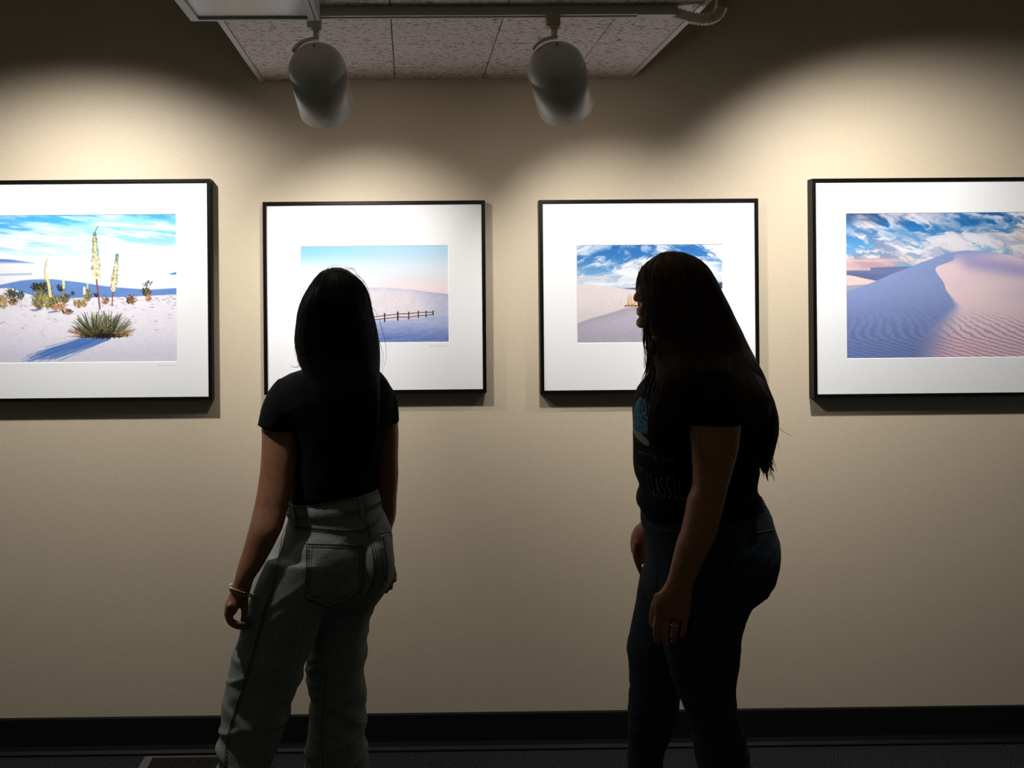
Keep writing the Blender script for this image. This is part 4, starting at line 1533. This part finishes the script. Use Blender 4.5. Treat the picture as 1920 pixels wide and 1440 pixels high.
mb = MB()
t2 = [(668, 1262, 1328, .12, 0), (684, 1250, 1348, .19, 0), (700, 1232, 1370, .29, 0), (714, 1213, 1384, .335, 0), (728, 1201, 1393, .355, 0), (745, 1195, 1401, .365, 0), (768, 1191.5, 1408, .37, 0), (790, 1192, 1411, .37, 0), (811, 1192, 1413, .36, 0), (845, 1192, 1415, .34, 0), (868, 1192, 1415, .33, 0), (880, 1193.5, 1415, .325, 0), (894, 1197, 1413, .32, 0), (906, 1201, 1411.5, .315, 0), (916, 1203, 1412, .315, 0), (926, 1198, 1416, .325, 0, -4), (936, 1196, 1420, .33, 0, -6), (944, 1197, 1424, .33, 0, -10), (950, 1204, 1427, .325, 0, -16), (957, 1205, 1430, .325, 0, -26)]
Ls2 = Loft(t2, Y2).add(mb, 48, .006)
P = [U(1330, 715, Y2 - .13), U(1338, 745, Y2 - .165), U(1340, 770, Y2 - .18), U(1341, 798, Y2 - .185)]
mb.tube(spline(P, 5), [.048 + .0175 * min(1, i / 9) for i in range(16)], 24)
P = [U(1310, 715, Y2 + .13), U(1305, 745, Y2 + .17), U(1302, 770, Y2 + .18), U(1300, 800, Y2 + .18)]
mb.tube(spline(P, 5), [.048 + .012 * min(1, i / 9) for i in range(16)], 24)
shirt2 = remesh(mb, 't_shirt', m_shirt2, p2, 0.0055, 3, folds(0.0025, 7, 8, 5.0, .8))
BS = bvh_of(shirt2)


def chest(zy, ang, off=.0015):
    """point on the shirt at image-row height zy, angle from the front (towards the camera)"""
    z = U(1260, zy, Y2).z
    v = catmull(Ls2.R, Ls2.z, -z)
    c = Vector((v[0], v[1], z))
    d = Vector((-math.cos(ang), -math.sin(ang), 0))
    hit = BS.ray_cast(c + d * .6, -d)
    loc = hit[0]
    return loc + d * off if loc is not None else c + d * .2


# lettering across the chest: tall narrow capitals
GL = {'C': [[(.9, .12), (.55, 0), (.15, .15), (.1, .5), (.15, .85), (.55, 1), (.9, .88)]],
      'L': [[(.15, 0), (.15, 1), (.85, 1)]],
      'A': [[(.05, 1), (.5, 0), (.95, 1)], [(.25, .65), (.75, .65)]],
      'S': [[(.9, .12), (.5, 0), (.12, .15), (.2, .4), (.8, .6), (.88, .85), (.5, 1), (.1, .88)]],
      'I': [[(.5, 0), (.5, 1)], [(.25, 0), (.75, 0)], [(.25, 1), (.75, 1)]],
      'T': [[(.5, 0), (.5, 1)], [(0, 0), (1, 0)]],
      'H': [[(.1, 0), (.1, 1)], [(.9, 0), (.9, 1)], [(.1, .5), (.9, .5)]],
      'E': [[(.9, 0), (.1, 0), (.1, 1), (.9, 1)], [(.1, .5), (.75, .5)]]}


def write(word, a0, a1, y0, y1, mb, r):
    n = len(word)
    for i, ch in enumerate(word):
        w = (a1 - a0) / n
        for st in GL[ch]:
            pts = []
            for j in range(len(st) - 1):
                for q in range(4):
                    t = q / 4
                    pts.append((st[j][0] * (1 - t) + st[j + 1][0] * t, st[j][1] * (1 - t) + st[j + 1][1] * t))
            pts.append(st[-1])
            W = [chest(y0 + (y1 - y0) * v, a0 + w * (i + .12 + .76 * u)) for u, v in pts]
            mb.tube(W, r, 5)


mb = MB()
write('CLASSIC', math.radians(22), math.radians(64), 880, 917, mb, .0013)
mb.build('print_lettering', m_print, shirt2)
mb = MB()
write('THE', math.radians(8), math.radians(22), 870, 878, mb, .0008)
mb.build('print_lettering', m_print, shirt2)
mb = MB()
for y0_, a0_, a1_ in ((842, 10, 30), (846, 34, 42), (843, 44, 58), (848, 46, 58)):
    mb.tube([chest(y0_ + 1.5 * math.sin(i), math.radians(a0_ + (a1_ - a0_) * i / 8)) for i in range(9)], .0009, 5)
mb.build('print_lines', m_print, shirt2)


def chest_patch(rows, m, name):
    V, Fc = [], []
    nn = 8
    for (yy, a0, a1) in rows:
        for i in range(nn + 1):
            V.append(chest(yy, math.radians(a0 + (a1 - a0) * i / nn), .0012))
    for j in range(len(rows) - 1):
        for i in range(nn):
            o = j * (nn + 1) + i
            Fc.append((o, o + 1, o + nn + 2, o + nn + 1))
    mesh(name, V, Fc, m, shirt2, True)


chest_patch([(742, 8, 28), (752, 0, 32), (765, -6, 36), (780, -10, 38), (795, -10, 36), (806, -8, 30)], m_teal, 'print_teal')
chest_patch([(806, -12, 16), (812, -8, 24), (818, 0, 30), (823, 14, 34), (827, 22, 36)], m_olive, 'print_olive')
mb = MB()
for k in range(9):
    a0_ = 12 + (k % 3) * 7
    mb.tube([chest(770 + k * 5, math.radians(a0_)), chest(773 + k * 5, math.radians(a0_ + 3))], .0012, 5)
mb.build('print_marks', m_print, shirt2)

mb = MB()
Loft([(684, 1258, 1342, .17, 0), (700, 1240, 1364, .26, 0), (720, 1215, 1380, .31, 0), (768, 1204, 1396, .33, 0), (845, 1204, 1403, .3, 0), (906, 1212, 1400, .28, 0), (960, 1216, 1415, .28, 0), (1033, 1230, 1440, .31, 0), (1090, 1228, 1420, .26, 0)], Y2).add(mb)
mb.tube([U(1302, 720, Y2), U(1295, 680, Y2), U(1282, 625, Y2), U(1276, 590, Y2)], [.065, .056, .054, .05], 20, dome=True)
hc2 = U(1259, 537, Y2 - .005)
T2, R2s = head_parts(mb, hc2, math.radians(92), 1.0, 0.0, top=.083, nose=.1035)
an = [(735, 1305, 1372, .09, -.165), (770, 1298, 1386, .1, -.18), (800, 1294.5, 1387, .105, -.185), (836, 1297, 1383, .105, -.19), (865, 1299, 1376, .1, -.19), (890, 1300, 1369, .095, -.19), (912, 1299, 1363, .09, -.19), (935, 1290, 1358, .088, -.19), (957, 1286.5, 1353, .088, -.19), (973, 1283, 1349, .086, -.19), (993, 1278.5, 1344, .084, -.19), (1017, 1270, 1335.5, .08, -.19), (1053, 1261, 1317, .068, -.185), (1077, 1255, 1307, .058, -.18), (1094, 1249, 1300.5, .05, -.18), (1108, 1239, 1298, .045, -.18), (1124, 1229, 1296.5, .042, -.18), (1142, 1226, 1295, .038, -.178), (1158, 1228, 1293, .034, -.176)]
Loft(an, Y2).add(mb, 32, .008)
Yh = Y2 - .178
for pts, r in (([(1236, 1150, 0), (1231, 1172, -.002), (1230, 1188, .004), (1232, 1202, .014)], .0092), ([(1251, 1153, 0), (1247, 1178, -.004), (1246, 1194, .004), (1248, 1207, .016)], .0096), ([(1268, 1153, 0), (1266, 1177, -.004), (1264, 1192, .004), (1264, 1203, .016)], .0092), ([(1284, 1148, 0), (1284, 1170, -.002), (1282, 1183, .004), (1280, 1193, .014)], .0082), ([(1234, 1118, .006), (1227, 1136, .012), (1223, 1156, .016), (1223.5, 1171, .018)], .0100)):
    finger(mb, pts, Yh, r)
# far arm and hand
P = [U(1300, 730, Y2 + .17), U(1299, 800, Y2 + .19), U(1294, 880, Y2 + .20), U(1262, 940, Y2 + .19), U(1228, 978, Y2 + .18), U(1212, 998, Y2 + .175)]
S = spline(P, 6)
mb.tube(S, [.05 - .024 * i / (len(S) - 1) for i in range(len(S))], 18, dome=True)
Yf = Y2 + .175
mb.tube(spline([U(1212, 992, Yf), U(1203, 1010, Yf), U(1199, 1030, Yf)], 4), [.026, .029, .030, .030, .030, .029, .028, .027, .025], 16, dome=True, flat=1.2)
for i, dy in enumerate((-.026, -.009, .009, .026)):
    finger(mb, [(1194, 1020, dy), (1192, 1042, dy), (1198, 1062, dy), (1206, 1081 - i, dy)], Yf, .0092)
finger(mb, [(1212, 1004, -.022), (1212, 1025, -.030), (1208, 1052, -.032)], Yf, .0105)
Loft([(1100, 1250, 1400, .14, -.09), (1200, 1258, 1370, .13, -.09), (1330, 1292, 1366, .1, -.09), (1440, 1318, 1390, .09, -.09), (1600, 1345, 1385, .07, -.09), (1690, 1348, 1388, .07, -.09)], Y2).add(mb, 20)
Loft([(1100, 1215, 1320, .14, .09), (1200, 1195, 1290, .13, .09), (1300, 1192, 1260, .1, .09), (1440, 1188, 1232, .09, .09), (1600, 1190, 1222, .06, .09)], Y2).add(mb, 20)
body2 = remesh(mb, 'body', m_skin2, p2, 0.0038, 2)
eyes(T2, R2s, p2)
# finger ring
rc = U(1266, 1171, Yh - .003)
ringp = [rc + Vector((.0102 * math.cos(a * math.pi / 10), .0102 * math.sin(a * math.pi / 10), 0)) for a in range(21)]
rg = MB().tube(ringp, .0009, 6).build('finger_ring', m_silver, p2, True)
MB().ell(rc + Vector((0.001, -.0108, 0)), (.0022, .0018, .0022), 8).build('stone', m_silver, rg, True)
# hair
hr = [(471, 1252, 1262, .02, 0), (473, 1243, 1277, .05, 0), (477.5, 1235, 1291, .085, 0), (484, 1224, 1305, .115, 0), (492, 1214, 1315, .14, 0), (502, 1205.5, 1323, .165, 0, 0, 2.4), (526, 1199, 1335, .20, 0, 0, 2.9), (551, 1199.5, 1346, .205, 0, 0, 3.2), (576, 1203.5, 1360, .20, 0, 0, 3.1), (602, 1210, 1373, .20, 0, 0, 2.9), (620, 1211, 1383, .20, 0, 0, 2.7), (645, 1216, 1396, .205, 0, 0, 2.4), (667, 1222, 1408, .22, -.01), (690, 1230, 1417, .27, -.02), (717, 1240, 1426, .33, -.03), (735, 1246, 1433, .35, -.035), (755, 1260, 1436, .33, -.035), (790, 1300, 1436, .24, -.03), (815, 1340, 1430, .14, -.02)]
mb = MB()
H0 = Loft(hr, Y2)
H0.add(mb, 56, .007)
fr = [(610, 1240, 1260, .03, -.03), (640, 1222, 1290, .07, -.05), (690, 1232, 1287, .08, -.13), (720, 1234, 1284, .07, -.16), (760, 1222, 1278, .06, -.17), (800, 1220, 1264, .05, -.17), (840, 1224, 1250, .03, -.165), (868, 1230, 1240, .015, -.16)]
H1 = Loft(fr, Y2)
H1.add(mb, 28, .008)
bk = [(610, 1330, 1350, .04, -.005), (640, 1320, 1385, .12, -.01), (690, 1335, 1418, .2, -.03), (730, 1350, 1433, .22, -.03), (750, 1360, 1440.5, .22, -.03), (782, 1376, 1448, .20, -.03), (811, 1388, 1449, .17, -.03), (840, 1400, 1444, .13, -.03), (858, 1410, 1442, .09, -.03), (873, 1422, 1441, .05, -.03), (888, 1434, 1439, .015, -.03)]
H2 = Loft(bk, Y2)
H2.add(mb, 32, .008)
hb = remesh(mb, 'tmp_hair', m_hair2, None, 0.005, 2, lambda p: 0.0022 * mn.noise(Vector((p.x * 80, p.y * 80, p.z * 3))))
mb = MB()
mb.add([v.co.copy() for v in hb.data.vertices], [tuple(p.vertices) for p in hb.data.polygons])
bpy.data.objects.remove(hb)
hair_strands(mb, H0, 900, Y2, (0.0, .3), (.6, 1.0), .0008, 5, .0004)
hair_strands(mb, H1, 260, Y2, (0.0, .3), (.7, 1.0), .0007, 6, .0005, over=.006)
hair_strands(mb, H2, 420, Y2, (0.0, .3), (.6, .97), .0007, 7, .0005, over=.002)
W2 = [[(1205, 600), (1204, 625), (1206, 645), (1212, 668)], [(1206, 615), (1209, 645), (1214, 672), (1208, 700), (1199, 729)], [(1214, 660), (1212, 690), (1205, 705), (1200, 722)],
      [(1216, 668), (1217, 695), (1210, 720), (1206, 745)], [(1222, 680), (1220, 705), (1214, 730), (1211, 770)], [(1228, 690), (1222, 720), (1215, 740), (1212, 760)], [(1225, 670), (1222, 700), (1219, 740), (1214, 800)],
      [(1440, 746), (1447, 775), (1459, 800), (1472, 811), (1484, 818)], [(1447, 790), (1452, 815), (1459, 830), (1461, 842)], [(1444, 840), (1450, 860), (1457, 885)], [(1446, 850), (1449, 868), (1454, 878)],
      [(1436, 860), (1440, 880), (1439, 901)], [(1430, 860), (1432, 878), (1440, 903)], [(1420, 860), (1422, 880), (1418, 893)], [(1426, 865), (1431, 885), (1436, 896)], [(1447, 800), (1452, 830), (1449, 860), (1455, 872)],
      [(1212, 488), (1220, 480), (1235, 475)], [(1245, 474), (1256, 469), (1270, 474)], [(1199, 500), (1196, 520), (1197, 545)], [(1204, 497), (1198, 515), (1196.5, 540), (1197, 560)], [(1361, 576), (1372, 598), (1384, 615)],
      [(1380, 610), (1398, 645), (1417, 680)], [(1318, 840), (1312, 848), (1316, 860), (1325, 868)], [(1372, 800), (1378, 820), (1368, 835), (1372, 850), (1380, 862)], [(1316, 800), (1311, 822), (1318, 848)]]
wisps(mb, W2[:22], Y2, .0008, -.03)
wisps(mb, W2[22:], Y2, .0008, -.245)
rd = random.Random(9)
def lock(pts, r, dY=-.06):
    P = spline([U(x, y, Y2 + dY) for x, y in pts], 8)
    n = len(P)
    mb.tube(P, [max(r * (1 - i / n) ** .7, .0004) for i in range(n)], 6, cap=False)


lock([(1214, 590), (1208, 625), (1207, 645), (1213, 670)], .0035)
lock([(1214, 600), (1213, 650), (1217, 680), (1210, 705), (1199, 731)], .0040)
lock([(1218, 620), (1221, 680), (1216, 710), (1206, 735), (1203, 762)], .0045)
lock([(1224, 640), (1228, 690), (1221, 720), (1214, 745), (1215, 795)], .0055, -.09)
lock([(1236, 660), (1235, 700), (1226, 728), (1222, 765), (1226, 840)], .0060, -.12)
lock([(1222, 630), (1224, 670), (1222, 695), (1213, 712), (1205, 740)], .0030, -.03)
for q in ([(1436, 800), (1444, 835), (1443, 858), (1450, 872)], [(1440, 790), (1447, 815), (1449, 840), (1446, 862)], [(1425, 820), (1432, 860), (1436, 882), (1440, 902)], [(1414, 830), (1420, 862), (1421, 880), (1418, 892)], [(1434, 830), (1438, 860), (1446, 876), (1452, 884)], [(1405, 815), (1413, 850), (1417, 872), (1424, 886)]):
    lock(q, .006, -.03)
for k in range(60):      # ragged ends
    x = rd.uniform(1404, 1447)
    yy = 862 + (x - 1404) * .45
    wisps(mb, [[(x, yy - 30), (x + rd.uniform(-2, 4), yy), (x + rd.uniform(-3, 8), yy + rd.uniform(8, 22))]], Y2, .0007, rd.uniform(-.09, .03))
for k in range(45):
    x = rd.uniform(1210, 1232)
    wisps(mb, [[(x + 3, 655), (x + rd.uniform(-1, 3), 690), (x + rd.uniform(-6, 0), 720), (x + rd.uniform(-5, 6), rd.uniform(735, 800))]], Y2, .0007, rd.uniform(-.12, -.04))
for k in range(26):
    x = rd.uniform(1203, 1218)
    wisps(mb, [[(x, 560), (x + rd.uniform(0, 2), 600), (x + rd.uniform(1, 4), 640), (x + rd.uniform(2, 8), 690)]], Y2, .0006, rd.uniform(-.09, -.04))
hair2 = mb.build('hair', m_hair2, p2, True)
shoe('shoe', (U(1398, 1700, Y2 - .09).x, Y2 - .09, 0), (-1, .05), p2, m_shoeb)
shoe('shoe', (U(1238, 1640, Y2 + .09).x, Y2 + .09, 0), (-1, .02), p2, m_shoeb)

# ------------------------------------------------------------------ light from the rest of the room
w = bpy.data.worlds.new('room')
SC.world = w
w.use_nodes = True
w.node_tree.nodes['Background'].inputs[0].default_value = (0.90, 0.96, 0.86, 1)
w.node_tree.nodes['Background'].inputs[1].default_value = 0.042

for o in list(bpy.data.objects):
    if '_w' in o:
        del o['_w']
SC.cycles.sample_clamp_indirect = 2.0
SC.view_settings.view_transform = 'Standard'
SC.view_settings.look = 'None'
SC.view_settings.exposure = 0.0
SC.view_settings.gamma = 1.0
SC.view_settings.use_curve_mapping = False
